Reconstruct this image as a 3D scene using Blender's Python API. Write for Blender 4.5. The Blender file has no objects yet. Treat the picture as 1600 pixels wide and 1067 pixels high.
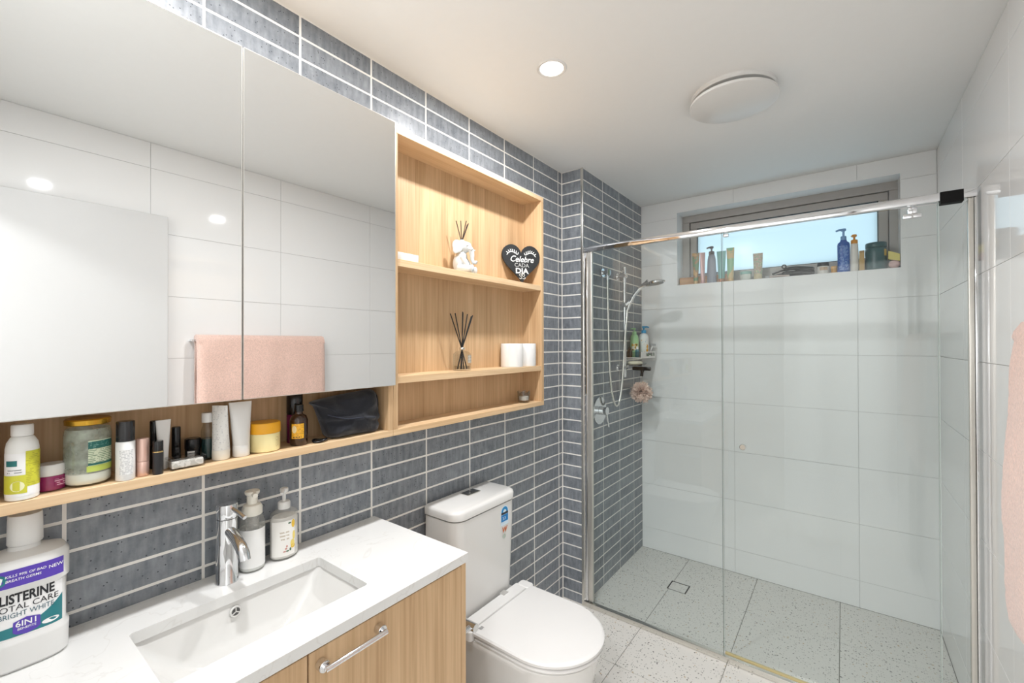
import bpy, bmesh, math, random
from mathutils import Vector, Matrix, noise
random.seed(7)
R = math.radians
scene = bpy.context.scene
C = scene.collection

# ------------------------------------------------------------------ camera
H, XR, L, NX, YN = 2.400, 1.648, 3.022, 0.1326, 2.146      # ceiling, right wall, back wall, nib offset, nib face
def camera_basis(yaw, pitch, roll):
    c, s = math.cos(R(yaw)), math.sin(R(yaw))
    fw, r, u = Vector((-s, c, 0)), Vector((c, s, 0)), Vector((0, 0, 1))
    a, b = math.cos(R(pitch)), math.sin(R(pitch)); fw, u = fw*a + u*b, u*a - fw*b
    a, b = math.cos(R(roll)), math.sin(R(roll)); r, u = r*a + u*b, u*a - r*b
    return fw, r, u
fw, rt, up = camera_basis(37.1616, 0.3283, -0.1481)
cam_d = bpy.data.cameras.new('camera'); cam = bpy.data.objects.new('camera', cam_d); C.objects.link(cam)
cam_d.sensor_width = 36; cam_d.lens = 682.86*36/1600; cam_d.clip_start = 0.01
cam.matrix_world = Matrix(((rt.x, up.x, -fw.x, 1.27), (rt.y, up.y, -fw.y, 0), (rt.z, up.z, -fw.z, 1.4303), (0, 0, 0, 1)))
scene.camera = cam

# ------------------------------------------------------------------ world, exposure
def srgb(r, g, b):
    f = lambda v: (v/255/12.92) if v <= 10 else ((v/255+0.055)/1.055)**2.4
    return (f(r), f(g), f(b), 1)
w = bpy.data.worlds.new('overcast_sky'); scene.world = w; w.use_nodes = True
w.node_tree.nodes['Background'].inputs[0].default_value = (0.68, 0.82, 0.92, 1)
w.node_tree.nodes['Background'].inputs[1].default_value = 1.08
vs = scene.view_settings
vs.view_transform = 'Standard'; vs.look = 'None'; vs.gamma = 1; vs.exposure = 0.60; vs.use_curve_mapping = False
LAMPS = [(0.457, 1.308), (0.457, 0.374)]
def area(name, loc, size, power, col=(0.98, 0.985, 1.0)):
    d = bpy.data.lights.new(name, 'AREA'); d.shape = 'DISK'; d.size = size; d.energy = power; d.color = col
    o = bpy.data.objects.new(name, d); C.objects.link(o); o.location = loc; return o
for x, y in LAMPS: area('downlight_lamp', (x, y, H-0.004), 0.075, 8.2)
area('hall_fill_light', (1.2, -0.75, H-0.03), 0.3, 22)  # unseen fill light added behind the camera to even out the room

# ------------------------------------------------------------------ materials
MATS = {}
def nodes_of(name):
    m = bpy.data.materials.new(name); m.use_nodes = True
    nt = m.node_tree; return m, nt, nt.nodes['Principled BSDF']
def setp(b, **k):
    for n, v in k.items():
        n = {'col': 'Base Color', 'rough': 'Roughness', 'metal': 'Metallic', 'spec': 'Specular IOR Level', 'coat': 'Coat Weight', 'sheen': 'Sheen Weight', 'sss': 'Subsurface Weight', 'trans': 'Transmission Weight'}[n]
        b.inputs[n].default_value = v
def plain(name, col, rough=0.4, metal=0.0, coat=0.0, spec=0.5, sheen=0.0, mottle=0.03, scale=30, bump=0.0, bscale=200):
    if name in MATS: return MATS[name]
    m, nt, b = nodes_of(name); c = srgb(*col)
    setp(b, rough=rough, metal=metal, coat=coat, spec=spec, sheen=sheen)
    tc = nt.nodes.new('ShaderNodeTexCoord'); nz = nt.nodes.new('ShaderNodeTexNoise'); nz.inputs['Scale'].default_value = scale
    nt.links.new(tc.outputs['Object'], nz.inputs['Vector'])
    rp = nt.nodes.new('ShaderNodeMixRGB')
    rp.inputs[1].default_value = tuple(v*(1-mottle) for v in c[:3])+(1,); rp.inputs[2].default_value = tuple(min(1, v*(1+mottle)) for v in c[:3])+(1,)
    nt.links.new(nz.outputs['Fac'], rp.inputs[0]); nt.links.new(rp.outputs[0], b.inputs['Base Color'])
    if bump:
        n2 = nt.nodes.new('ShaderNodeTexNoise'); n2.inputs['Scale'].default_value = bscale; n2.inputs['Detail'].default_value = 3
        bp = nt.nodes.new('ShaderNodeBump'); bp.inputs['Strength'].default_value = bump; bp.inputs['Distance'].default_value = 0.002
        nt.links.new(tc.outputs['Object'], n2.inputs['Vector']); nt.links.new(n2.outputs['Fac'], bp.inputs['Height']); nt.links.new(bp.outputs['Normal'], b.inputs['Normal'])
    MATS[name] = m; return m
def wood(name, axis, light=(222, 186, 140), dark=(186, 146, 100)):
    if name in MATS: return MATS[name]
    m, nt, b = nodes_of(name); setp(b, rough=0.42, spec=0.35)
    tc = nt.nodes.new('ShaderNodeNewGeometry')
    def mapped(s_long, s_cross):
        mp = nt.nodes.new('ShaderNodeMapping'); s = [s_cross]*3; s['xyz'.index(axis)] = s_long
        mp.inputs['Scale'].default_value = s; nt.links.new(tc.outputs['Position'], mp.inputs['Vector']); return mp
    n1 = nt.nodes.new('ShaderNodeTexNoise'); n1.inputs['Scale'].default_value = 1; n1.inputs['Detail'].default_value = 5; n1.inputs['Distortion'].default_value = 0.6
    nt.links.new(mapped(2.0, 22).outputs[0], n1.inputs['Vector'])
    n2 = nt.nodes.new('ShaderNodeTexNoise'); n2.inputs['Scale'].default_value = 1; n2.inputs['Detail'].default_value = 4
    nt.links.new(mapped(3.0, 160).outputs[0], n2.inputs['Vector'])
    mx = nt.nodes.new('ShaderNodeMath'); mx.operation = 'MULTIPLY_ADD'; mx.inputs[1].default_value = 0.55
    ad = nt.nodes.new('ShaderNodeMath'); ad.operation = 'MULTIPLY'; ad.inputs[1].default_value = 0.45
    nt.links.new(n2.outputs['Fac'], ad.inputs[0]); nt.links.new(n1.outputs['Fac'], mx.inputs[0]); nt.links.new(ad.outputs[0], mx.inputs[2])
    rp = nt.nodes.new('ShaderNodeValToRGB'); e = rp.color_ramp.elements
    e[0].position = 0.33; e[0].color = srgb(*dark); e[1].position = 0.62; e[1].color = srgb(*light)
    nt.links.new(mx.outputs[0], rp.inputs[0]); nt.links.new(rp.outputs[0], b.inputs['Base Color'])
    MATS[name] = m; return m
def brick_mat():
    m, nt, b = nodes_of('slate_blue_brick_tile'); setp(b, rough=0.3, spec=0.5)
    g = nt.nodes.new('ShaderNodeNewGeometry'); oi = nt.nodes.new('ShaderNodeObjectInfo')
    n1 = nt.nodes.new('ShaderNodeTexNoise'); n1.inputs['Scale'].default_value = 26; n1.inputs['Detail'].default_value = 6; n1.inputs['Roughness'].default_value = 0.7
    nt.links.new(g.outputs['Position'], n1.inputs['Vector'])
    mp = nt.nodes.new('ShaderNodeMapping'); mp.inputs['Scale'].default_value = (70, 70, 14)
    nt.links.new(g.outputs['Position'], mp.inputs['Vector'])
    n3 = nt.nodes.new('ShaderNodeTexNoise'); n3.inputs['Scale'].default_value = 1; n3.inputs['Detail'].default_value = 4
    nt.links.new(mp.outputs[0], n3.inputs['Vector'])
    av = nt.nodes.new('ShaderNodeMath'); av.operation = 'ADD'; nt.links.new(n1.outputs['Fac'], av.inputs[0]); nt.links.new(n3.outputs['Fac'], av.inputs[1])
    rd = nt.nodes.new('ShaderNodeMath'); rd.operation = 'MULTIPLY_ADD'; rd.inputs[1].default_value = 0.22; nt.links.new(oi.outputs['Random'], rd.inputs[0]); nt.links.new(av.outputs[0], rd.inputs[2])
    hf = nt.nodes.new('ShaderNodeMath'); hf.operation = 'MULTIPLY'; hf.inputs[1].default_value = 0.5; nt.links.new(rd.outputs[0], hf.inputs[0])
    rp = nt.nodes.new('ShaderNodeValToRGB'); e = rp.color_ramp.elements
    e[0].position = 0.36; e[0].color = srgb(101, 107, 114); e[1].position = 0.72; e[1].color = srgb(152, 157, 163)
    nt.links.new(hf.outputs[0], rp.inputs[0])
    # pits: small dark holes in clusters
    vo = nt.nodes.new('ShaderNodeTexVoronoi'); vo.inputs['Scale'].default_value = 150; nt.links.new(g.outputs['Position'], vo.inputs['Vector'])
    n2 = nt.nodes.new('ShaderNodeTexNoise'); n2.inputs['Scale'].default_value = 45; nt.links.new(g.outputs['Position'], n2.inputs['Vector'])
    sub = nt.nodes.new('ShaderNodeMath'); sub.operation = 'MULTIPLY_ADD'; sub.inputs[1].default_value = -1.25; sub.inputs[2].default_value = 0.92
    nt.links.new(n2.outputs['Fac'], sub.inputs[0])
    gt = nt.nodes.new('ShaderNodeMath'); gt.operation = 'SUBTRACT'; nt.links.new(vo.outputs['Distance'], gt.inputs[0]); nt.links.new(sub.outputs[0], gt.inputs[1])
    pr = nt.nodes.new('ShaderNodeMapRange'); pr.inputs[1].default_value = -0.1; pr.inputs[2].default_value = 0.02; nt.links.new(gt.outputs[0], pr.inputs[0])
    # only where the noise is low do pits survive
    mx = nt.nodes.new('ShaderNodeMixRGB'); mx.blend_type = 'MIX'; mx.inputs[1].default_value = srgb(66, 71, 80)
    inv = nt.nodes.new('ShaderNodeTexVoronoi'); inv.inputs['Scale'].default_value = 130; nt.links.new(g.outputs['Position'], inv.inputs['Vector'])
    sepc = nt.nodes.new('ShaderNodeSeparateColor'); nt.links.new(inv.outputs['Color'], sepc.inputs[0])
    lt = nt.nodes.new('ShaderNodeMath'); lt.operation = 'LESS_THAN'; lt.inputs[1].default_value = 0.10; nt.links.new(sepc.outputs[0], lt.inputs[0])
    dl = nt.nodes.new('ShaderNodeMath'); dl.operation = 'LESS_THAN'; dl.inputs[1].default_value = 0.20; nt.links.new(inv.outputs['Distance'], dl.inputs[0])
    pit = nt.nodes.new('ShaderNodeMath'); pit.operation = 'MULTIPLY'; nt.links.new(lt.outputs[0], pit.inputs[0]); nt.links.new(dl.outputs[0], pit.inputs[1])
    one = nt.nodes.new('ShaderNodeMath'); one.operation = 'SUBTRACT'; one.inputs[0].default_value = 1; nt.links.new(pit.outputs[0], one.inputs[1])
    nt.links.new(one.outputs[0], mx.inputs[0]); nt.links.new(rp.outputs[0], mx.inputs[2]); nt.links.new(mx.outputs[0], b.inputs['Base Color'])
    hh = nt.nodes.new('ShaderNodeMath'); hh.operation = 'MULTIPLY_ADD'; hh.inputs[1].default_value = -1.2; nt.links.new(pit.outputs[0], hh.inputs[0]); nt.links.new(n1.outputs['Fac'], hh.inputs[2])
    bp = nt.nodes.new('ShaderNodeBump'); bp.inputs['Strength'].default_value = 0.35; bp.inputs['Distance'].default_value = 0.002
    nt.links.new(hh.outputs[0], bp.inputs['Height']); nt.links.new(bp.outputs['Normal'], b.inputs['Normal'])
    nt.nodes.remove(gt); nt.nodes.remove(pr); nt.nodes.remove(sub); nt.nodes.remove(vo); nt.nodes.remove(n2)
    return m
def terrazzo_mat():
    m, nt, b = nodes_of('terrazzo'); setp(b, rough=0.35, spec=0.4)
    g = nt.nodes.new('ShaderNodeNewGeometry'); last = None
    base = nt.nodes.new('ShaderNodeRGB'); base.outputs[0].default_value = srgb(226, 223, 217); last = base.outputs[0]
    for sc, frac, rad, col in ((120, 0.34, 0.32, (184, 182, 176)), (75, 0.24, 0.25, (146, 144, 138)), (52, 0.16, 0.17, (92, 90, 86)), (64, 0.10, 0.24, (196, 178, 150))):
        v = nt.nodes.new('ShaderNodeTexVoronoi'); v.inputs['Scale'].default_value = sc; nt.links.new(g.outputs['Position'], v.inputs['Vector'])
        sp = nt.nodes.new('ShaderNodeSeparateColor'); nt.links.new(v.outputs['Color'], sp.inputs[0])
        a = nt.nodes.new('ShaderNodeMath'); a.operation = 'LESS_THAN'; a.inputs[1].default_value = frac; nt.links.new(sp.outputs[0], a.inputs[0])
        d = nt.nodes.new('ShaderNodeMath'); d.operation = 'LESS_THAN'; d.inputs[1].default_value = rad; nt.links.new(v.outputs['Distance'], d.inputs[0])
        mu = nt.nodes.new('ShaderNodeMath'); mu.operation = 'MULTIPLY'; nt.links.new(a.outputs[0], mu.inputs[0]); nt.links.new(d.outputs[0], mu.inputs[1])
        mx = nt.nodes.new('ShaderNodeMixRGB'); mx.inputs[2].default_value = srgb(*col); nt.links.new(mu.outputs[0], mx.inputs[0]); nt.links.new(last, mx.inputs[1]); last = mx.outputs[0]
    nt.links.new(last, b.inputs['Base Color']); return m
def marble_mat():
    m, nt, b = nodes_of('white_stone_top'); setp(b, rough=0.13, spec=0.5)
    g = nt.nodes.new('ShaderNodeNewGeometry')
    n = nt.nodes.new('ShaderNodeTexNoise'); n.inputs['Scale'].default_value = 4.5; n.inputs['Detail'].default_value = 4; n.inputs['Distortion'].default_value = 1.2
    nt.links.new(g.outputs['Position'], n.inputs['Vector'])
    s = nt.nodes.new('ShaderNodeMath'); s.operation = 'SUBTRACT'; s.inputs[1].default_value = 0.5; nt.links.new(n.outputs['Fac'], s.inputs[0])
    a = nt.nodes.new('ShaderNodeMath'); a.operation = 'ABSOLUTE'; nt.links.new(s.outputs[0], a.inputs[0])
    rp = nt.nodes.new('ShaderNodeValToRGB'); e = rp.color_ramp.elements; e[0].position = 0; e[0].color = srgb(222, 221, 218); e[1].position = 0.008; e[1].color = srgb(230, 230, 228)
    nt.links.new(a.outputs[0], rp.inputs[0]); nt.links.new(rp.outputs[0], b.inputs['Base Color']); return m
def glass(name, tint=(0.95, 0.975, 0.97), rough=0.0, ior=1.45):
    if name in MATS: return MATS[name]
    m = bpy.data.materials.new(name); m.use_nodes = True; nt = m.node_tree; nt.nodes.clear()
    o = nt.nodes.new('ShaderNodeOutputMaterial'); t = nt.nodes.new('ShaderNodeBsdfTransparent'); t.inputs[0].default_value = tuple(tint)+(1,)
    g = nt.nodes.new('ShaderNodeBsdfGlossy'); g.inputs['Roughness'].default_value = rough
    f = nt.nodes.new('ShaderNodeFresnel'); gm = nt.nodes.new('ShaderNodeNewGeometry'); mr = nt.nodes.new('ShaderNodeMapRange')
    mr.inputs[3].default_value = ior; mr.inputs[4].default_value = 1/ior; nt.links.new(gm.outputs['Backfacing'], mr.inputs[0]); nt.links.new(mr.outputs[0], f.inputs[0])   # same Fresnel curve on both faces of the pane
    mx = nt.nodes.new('ShaderNodeMixShader'); nt.links.new(f.outputs[0], mx.inputs[0]); nt.links.new(t.outputs[0], mx.inputs[1]); nt.links.new(g.outputs[0], mx.inputs[2]); nt.links.new(mx.outputs[0], o.inputs[0])
    MATS[name] = m; return m
def frosted(name, col):
    m = bpy.data.materials.new(name); m.use_nodes = True; nt = m.node_tree; nt.nodes.clear()
    o = nt.nodes.new('ShaderNodeOutputMaterial'); t = nt.nodes.new('ShaderNodeBsdfTranslucent'); t.inputs[0].default_value = col
    p = nt.nodes.new('ShaderNodeBsdfPrincipled'); p.inputs['Base Color'].default_value = col; p.inputs['Roughness'].default_value = 0.15
    mx = nt.nodes.new('ShaderNodeMixShader'); mx.inputs[0].default_value = 0.12
    nt.links.new(t.outputs[0], mx.inputs[1]); nt.links.new(p.outputs[0], mx.inputs[2]); nt.links.new(mx.outputs[0], o.inputs[0]); return m
def emit(name, col, s):
    m, nt, b = nodes_of(name); b.inputs['Emission Color'].default_value = col; b.inputs['Emission Strength'].default_value = s; return m
def fine_print(name, bg, ink, rows=260, cols=420, thr=0.5, rough=0.35):
    """flat print of lines of type too small to read: rows in z broken into words by noise"""
    if name in MATS: return MATS[name]
    m, nt, b = nodes_of(name); setp(b, rough=rough)
    tc = nt.nodes.new('ShaderNodeNewGeometry'); sp = nt.nodes.new('ShaderNodeSeparateXYZ'); nt.links.new(tc.outputs['Position'], sp.inputs[0])
    mu = nt.nodes.new('ShaderNodeMath'); mu.operation = 'MULTIPLY'; mu.inputs[1].default_value = rows; nt.links.new(sp.outputs['Z'], mu.inputs[0])
    fr = nt.nodes.new('ShaderNodeMath'); fr.operation = 'FRACT'; nt.links.new(mu.outputs[0], fr.inputs[0])
    gt = nt.nodes.new('ShaderNodeMath'); gt.operation = 'GREATER_THAN'; gt.inputs[1].default_value = 0.55; nt.links.new(fr.outputs[0], gt.inputs[0])
    mp = nt.nodes.new('ShaderNodeMapping'); mp.inputs['Scale'].default_value = (cols, cols, rows); nt.links.new(tc.outputs['Position'], mp.inputs['Vector'])
    nz = nt.nodes.new('ShaderNodeTexNoise'); nz.inputs['Scale'].default_value = 0.55; nz.inputs['Detail'].default_value = 2; nt.links.new(mp.outputs[0], nz.inputs['Vector'])
    g2 = nt.nodes.new('ShaderNodeMath'); g2.operation = 'GREATER_THAN'; g2.inputs[1].default_value = thr; nt.links.new(nz.outputs['Fac'], g2.inputs[0])
    an = nt.nodes.new('ShaderNodeMath'); an.operation = 'MULTIPLY'; nt.links.new(gt.outputs[0], an.inputs[0]); nt.links.new(g2.outputs[0], an.inputs[1])
    mx = nt.nodes.new('ShaderNodeMixRGB'); mx.inputs[1].default_value = srgb(*bg); mx.inputs[2].default_value = srgb(*ink); nt.links.new(an.outputs[0], mx.inputs[0])
    nt.links.new(mx.outputs[0], b.inputs['Base Color']); MATS[name] = m; return m
def blotch(name, cols, scale=60, rough=0.4):
    if name in MATS: return MATS[name]
    m, nt, b = nodes_of(name); setp(b, rough=rough)
    tc = nt.nodes.new('ShaderNodeNewGeometry'); nz = nt.nodes.new('ShaderNodeTexNoise'); nz.inputs['Scale'].default_value = scale; nz.inputs['Detail'].default_value = 2
    nt.links.new(tc.outputs['Position'], nz.inputs['Vector']); rp = nt.nodes.new('ShaderNodeValToRGB'); rp.color_ramp.interpolation = 'CONSTANT'
    e = rp.color_ramp.elements; e[0].position = 0; e[0].color = srgb(*cols[0]); e[1].position = 0.42; e[1].color = srgb(*cols[1])
    for i, c in enumerate(cols[2:]):
        x = e.new(0.52+0.1*i); x.color = srgb(*c)
    nt.links.new(nz.outputs['Fac'], rp.inputs[0]); nt.links.new(rp.outputs[0], b.inputs['Base Color']); MATS[name] = m; return m

def film(name, col, alpha):
    m = bpy.data.materials.new(name); m.use_nodes = True; nt = m.node_tree; nt.nodes.clear()
    o = nt.nodes.new('ShaderNodeOutputMaterial'); t = nt.nodes.new('ShaderNodeBsdfTransparent'); d = nt.nodes.new('ShaderNodeBsdfDiffuse'); d.inputs[0].default_value = srgb(*col)
    g = nt.nodes.new('ShaderNodeNewGeometry'); n = nt.nodes.new('ShaderNodeTexNoise'); n.inputs['Scale'].default_value = 55; n.inputs['Detail'].default_value = 4; nt.links.new(g.outputs['Position'], n.inputs['Vector'])
    mu = nt.nodes.new('ShaderNodeMath'); mu.operation = 'MULTIPLY'; mu.inputs[1].default_value = 2*alpha; nt.links.new(n.outputs['Fac'], mu.inputs[0])
    mx = nt.nodes.new('ShaderNodeMixShader'); nt.links.new(mu.outputs[0], mx.inputs[0]); nt.links.new(t.outputs[0], mx.inputs[1]); nt.links.new(d.outputs[0], mx.inputs[2]); nt.links.new(mx.outputs[0], o.inputs[0]); return m
BRICK = brick_mat(); TERR = terrazzo_mat(); STONE = marble_mat()
GROUT = plain('pale_grout', (244, 241, 235), 0.8, bump=0.1)
WTILE = plain('gloss_white_tile', (243, 243, 242), 0.05, mottle=0.01, scale=3, spec=0.5)
WGROUT = plain('white_grout', (208, 208, 206), 0.7)
FGROUT = plain('floor_grout', (150, 147, 140), 0.8)
PAINT = plain('white_paint', (246, 246, 244), 0.6, mottle=0.01)
WOODV = wood('oak_vertical_grain', 'z', (216, 183, 143), (184, 148, 109)); WOODH = wood('oak_length_grain', 'y', (230, 200, 161), (208, 173, 131))
CHROME = plain('chrome', (225, 226, 228), 0.06, metal=1, mottle=0.01)
SATIN = plain('satin_chrome', (222, 220, 214), 0.22, metal=1, mottle=0.02)
ALU = plain('pale_aluminium', (214, 211, 204), 0.3, metal=0.75)
MIRROR = plain('mirror_silver', (244, 245, 245), 0.0, metal=1, mottle=0.002)
CERAM = plain('white_ceramic', (230, 229, 226), 0.08, coat=0.4, mottle=0.005)
WPLAST = plain('white_plastic', (231, 230, 227), 0.28, mottle=0.01)
CREAMP = plain('cream_plastic', (240, 236, 224), 0.3, mottle=0.01)
BLACKP = plain('black_plastic', (20, 20, 22), 0.25)
SCREEN = glass('shower_glass', (0.963, 0.985, 0.983))
CLEAR = glass('clear_glass', (0.95, 0.96, 0.955), ior=1.5)
DARKEDGE = plain('green_glass_edge', (110, 130, 124), 0.2)
PALEEDGE = plain('pale_glass_edge', (206, 218, 213), 0.2)

# ------------------------------------------------------------------ mesh helpers
class MB:
    def __init__(s): s.v = []; s.f = []
    def add(s, v, f):
        n = len(s.v); s.v += [tuple(p) for p in v]; s.f += [tuple(i+n for i in q) for q in f]; return s
    def box(s, x0, x1, y0, y1, z0, z1, bev=0.0, seg=2):
        if bev <= 0:
            v = [(x, y, z) for x in (x0, x1) for y in (y0, y1) for z in (z0, z1)]
            return s.add(v, [(0, 1, 3, 2), (4, 6, 7, 5), (0, 4, 5, 1), (2, 3, 7, 6), (0, 2, 6, 4), (1, 5, 7, 3)])
        bm = bmesh.new(); bmesh.ops.create_cube(bm, size=1)
        for p in bm.verts: p.co = ((x0+x1)/2+p.co.x*(x1-x0), (y0+y1)/2+p.co.y*(y1-y0), (z0+z1)/2+p.co.z*(z1-z0))
        bmesh.ops.bevel(bm, geom=bm.edges[:], offset=bev, segments=seg, profile=0.5, affect='EDGES')
        bm.verts.index_update(); v = [p.co[:] for p in bm.verts]; f = [[p.index for p in q.verts] for q in bm.faces]; bm.free()
        return s.add(v, f)
    def lathe(s, cx, cy, prof, n=32, sx=1, sy=1, z=0, capped=True):
        v = []; f = []
        for r, h in prof:
            for i in range(n):
                a = 2*math.pi*i/n; v.append((cx+r*sx*math.cos(a), cy+r*sy*math.sin(a), z+h))
        m = len(prof)
        for j in range(m-1):
            for i in range(n): k = (i+1) % n; f.append((j*n+i, j*n+k, (j+1)*n+k, (j+1)*n+i))
        if capped:
            f.append(tuple(reversed(range(n)))); f.append(tuple(range((m-1)*n, m*n)))
        return s.add(v, f)
    def loft(s, rings, cap=True, closed=True):
        n = len(rings[0]); v = [p for r in rings for p in r]; f = []
        for j in range(len(rings)-1):
            for i in range(n if closed else n-1): k = (i+1) % n; f.append((j*n+i, j*n+k, (j+1)*n+k, (j+1)*n+i))
        if cap: f.append(tuple(reversed(range(n)))); f.append(tuple(range((len(rings)-1)*n, len(rings)*n)))
        return s.add(v, f)
    def tube(s, path, r, n=12, cap=True, flat=None):
        P = [Vector(p) for p in path]; rr = r if isinstance(r, (list, tuple)) else [r]*len(P); rings = []
        t0 = (P[1]-P[0]).normalized(); ref = Vector((0, 0, 1)) if abs(t0.z) < 0.9 else Vector((1, 0, 0))
        nrm = (ref-t0*ref.dot(t0)).normalized()
        for i, p in enumerate(P):
            t = (P[min(i+1, len(P)-1)]-P[max(i-1, 0)]).normalized()
            nrm = (nrm-t*nrm.dot(t)).normalized(); b = t.cross(nrm)
            k = flat if flat else 1
            rings.append([p+nrm*rr[i]*k*math.cos(2*math.pi*q/n)+b*rr[i]*math.sin(2*math.pi*q/n) for q in range(n)])
        return s.loft(rings, cap)
    def disc(s, c, axis, r, th, n=28, bev=0.001):
        """short cylinder along axis from c"""
        a = Vector(axis).normalized(); c = Vector(c)
        return s.tube([c, c+a*bev, c+a*(th-bev), c+a*th], [r-bev, r, r, r-bev], n)
    def ellip(s, c, rx, ry, rz, n=20, m=12, rot=None):
        rings = []
        for j in range(m+1):
            t = -math.pi/2+math.pi*j/m; q = max(math.cos(t), 0.02); ring = []
            for i in range(n):
                a = 2*math.pi*i/n; p = Vector((rx*q*math.cos(a), ry*q*math.sin(a), rz*math.sin(t)))
                if rot: p = rot @ p
                ring.append(p+Vector(c))
            rings.append(ring)
        return s.loft(rings)
    def patch(s, fn, s0, s1, t0, t1, ns=16, nt=2):
        v = []; f = []
        for j in range(nt+1):
            for i in range(ns+1): v.append(fn(s0+(s1-s0)*i/ns, t0+(t1-t0)*j/nt))
        for j in range(nt):
            for i in range(ns): a = j*(ns+1)+i; f.append((a, a+1, a+ns+2, a+ns+1))
        return s.add(v, f)
def obj(name, mb, mat, parent=None, smooth=None, origin=None, mods=()):
    o0 = Vector(origin) if origin is not None else Vector((0, 0, 0))
    base = o0
    if parent is not None: base = parent['_w'] if '_w' in parent else None
    wp = Vector(parent['_w']) if parent is not None else Vector((0, 0, 0))
    sub = o0 if parent is None else wp
    me = bpy.data.meshes.new(name); me.from_pydata([Vector(p)-sub for p in mb.v], [], mb.f); me.update()
    bm = bmesh.new(); bm.from_mesh(me); bmesh.ops.recalc_face_normals(bm, faces=bm.faces[:]); bm.to_mesh(me); bm.free()
    if smooth is not None:
        me.shade_smooth(); me.set_sharp_from_angle(angle=R(smooth))
    me.materials.append(mat)
    o = bpy.data.objects.new(name, me); C.objects.link(o)
    if parent is not None: o.parent = parent; o['_w'] = tuple(wp)
    else: o.location = o0; o['_w'] = tuple(o0)
    return o
def tag(o, label, cat, group=None):
    o['label'] = label; o['category'] = cat
    if group: o['group'] = group
    return o
def thing(name, label, cat, loc, group=None):
    o = bpy.data.objects.new(name, None); C.objects.link(o); o.location = loc; o.empty_display_size = 0.02; o['_w'] = tuple(loc)
    return tag(o, label, cat, group)
def struct(name, mb, mat, parent=None, smooth=None):
    o = obj(name, mb, mat, parent, smooth)
    if parent is None: o['kind'] = 'structure'
    return o
def text(name, s, size, fn, mat, parent, bold=0.0, shear=0.0, align='CENTER', space=1.0, sx=1.0):
    """lettering as a thin mesh laid on a surface: fn(s,t) -> world point"""
    cu = bpy.data.curves.new(name, 'FONT'); cu.body = s; cu.size = size; cu.align_x = align; cu.offset = bold*size; cu.shear = shear; cu.space_character = space; cu.resolution_u = 3
    ob = bpy.data.objects.new(name, cu); C.objects.link(ob)
    me0 = bpy.data.meshes.new_from_object(ob.evaluated_get(bpy.context.evaluated_depsgraph_get()))
    mb = MB(); mb.add([fn(p.co.x*sx, p.co.y) for p in me0.vertices], [tuple(q.vertices) for q in me0.polygons])
    bpy.data.objects.remove(ob); bpy.data.curves.remove(cu); bpy.data.meshes.remove(me0)
    return obj(name, mb, mat, parent)
def cyl_map(cx, cy, r, phi, z0, off=0.0006, sx=1, sy=1):
    def fn(s, t):
        a = phi+s/r; return (cx+(r*sx+off)*math.cos(a), cy+(r*sy+off)*math.sin(a), z0+t)
    return fn
def plane_map(o, u, v):
    o, u, v = Vector(o), Vector(u), Vector(v)
    return lambda s, t: o+u*s+v*t
def rrect(x0, x1, y0, y1, r, z, n=5):
    pts = []
    for cx, cy, a0 in ((x1-r, y1-r, 0), (x0+r, y1-r, 90), (x0+r, y0+r, 180), (x1-r, y0+r, 270)):
        for i in range(n+1): a = R(a0+90*i/n); pts.append((cx+r*math.cos(a), cy+r*math.sin(a), z))
    return pts

# ================================================================== setting
# walls: grout slab with brick / tile children
def wall_pieces(wall, kind, mat, rects, axis, face, depth, holes=(), bev=0.001, prefix=''):
    """rects in (a0,a1,z0,z1) on plane axis=face; out = +1/-1 towards the room; each piece its own object, mesh shared by size"""
    pool = {}
    ax, sg = axis
    for (a0, a1, z0, z1) in rects:
        key = (round(a1-a0, 4), round(z1-z0, 4))
        if key not in pool:
            hw, hh = (a1-a0)/2, (z1-z0)/2; mb = MB(); d = depth
            if ax == 'x': mb.box(-d/2, d/2, -hw, hw, -hh, hh, min(bev, hw*0.4), 1)
            elif ax == 'y': mb.box(-hw, hw, -d/2, d/2, -hh, hh, min(bev, hw*0.4), 1)
            else: mb.box(-hw, hw, -hh, hh, -d/2, d/2, min(bev, hw*0.4), 1)
            me = bpy.data.meshes.new(kind); me.from_pydata(mb.v, [], mb.f); me.update(); me.materials.append(mat); pool[key] = me
        o = bpy.data.objects.new(kind, pool[key]); C.objects.link(o); o.parent = wall
        ca, cz, f = (a0+a1)/2, (z0+z1)/2, face-sg*depth/2
        o.location = (f, ca, cz) if ax == 'x' else ((ca, f, cz) if ax == 'y' else (ca, cz, f))
def grid(a_edges, z_edges, gap):
    return [(a0+gap/2, a1-gap/2, z0+gap/2, z1-gap/2) for a0, a1 in zip(a_edges, a_edges[1:]) for z0, z1 in zip(z_edges, z_edges[1:])]
Y0 = -0.05                                   # inner face of the doorway wall
P, Q, PY = 0.2433, 0.06337, 0.6468
zrows = [0.0]+[H-k*Q for k in range(37, -1, -1)]
GAP = 0.0060
wall_left = struct('wall_left', MB().box(-0.12, -0.0007, Y0, YN+0.004, 0, H), GROUT)
ycols = [Y0]+[PY+k*P for k in range(-2, 7)]+[YN]
hidden = [(-0.03, 1.755, 1.145, 2.128), (-0.03, 0.893, 0.31, 0.845)]
rects = [q for q in grid(ycols, zrows, GAP) if not any(q[0] > h[0]-0.03 and q[1] < h[1] and q[2] > h[2] and q[3] < h[3] for h in hidden)]
wall_pieces(wall_left, 'brick', BRICK, rects, ('x', 1), 0.0, 0.009)
wall_nib = struct('wall_nib', MB().box(-0.0007, NX-0.003, YN+0.0007, L+0.12, 0, H), GROUT)
wall_pieces(wall_nib, 'brick', BRICK, grid([0.0, NX-0.006], zrows, GAP), ('y', -1), YN, 0.009)
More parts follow.
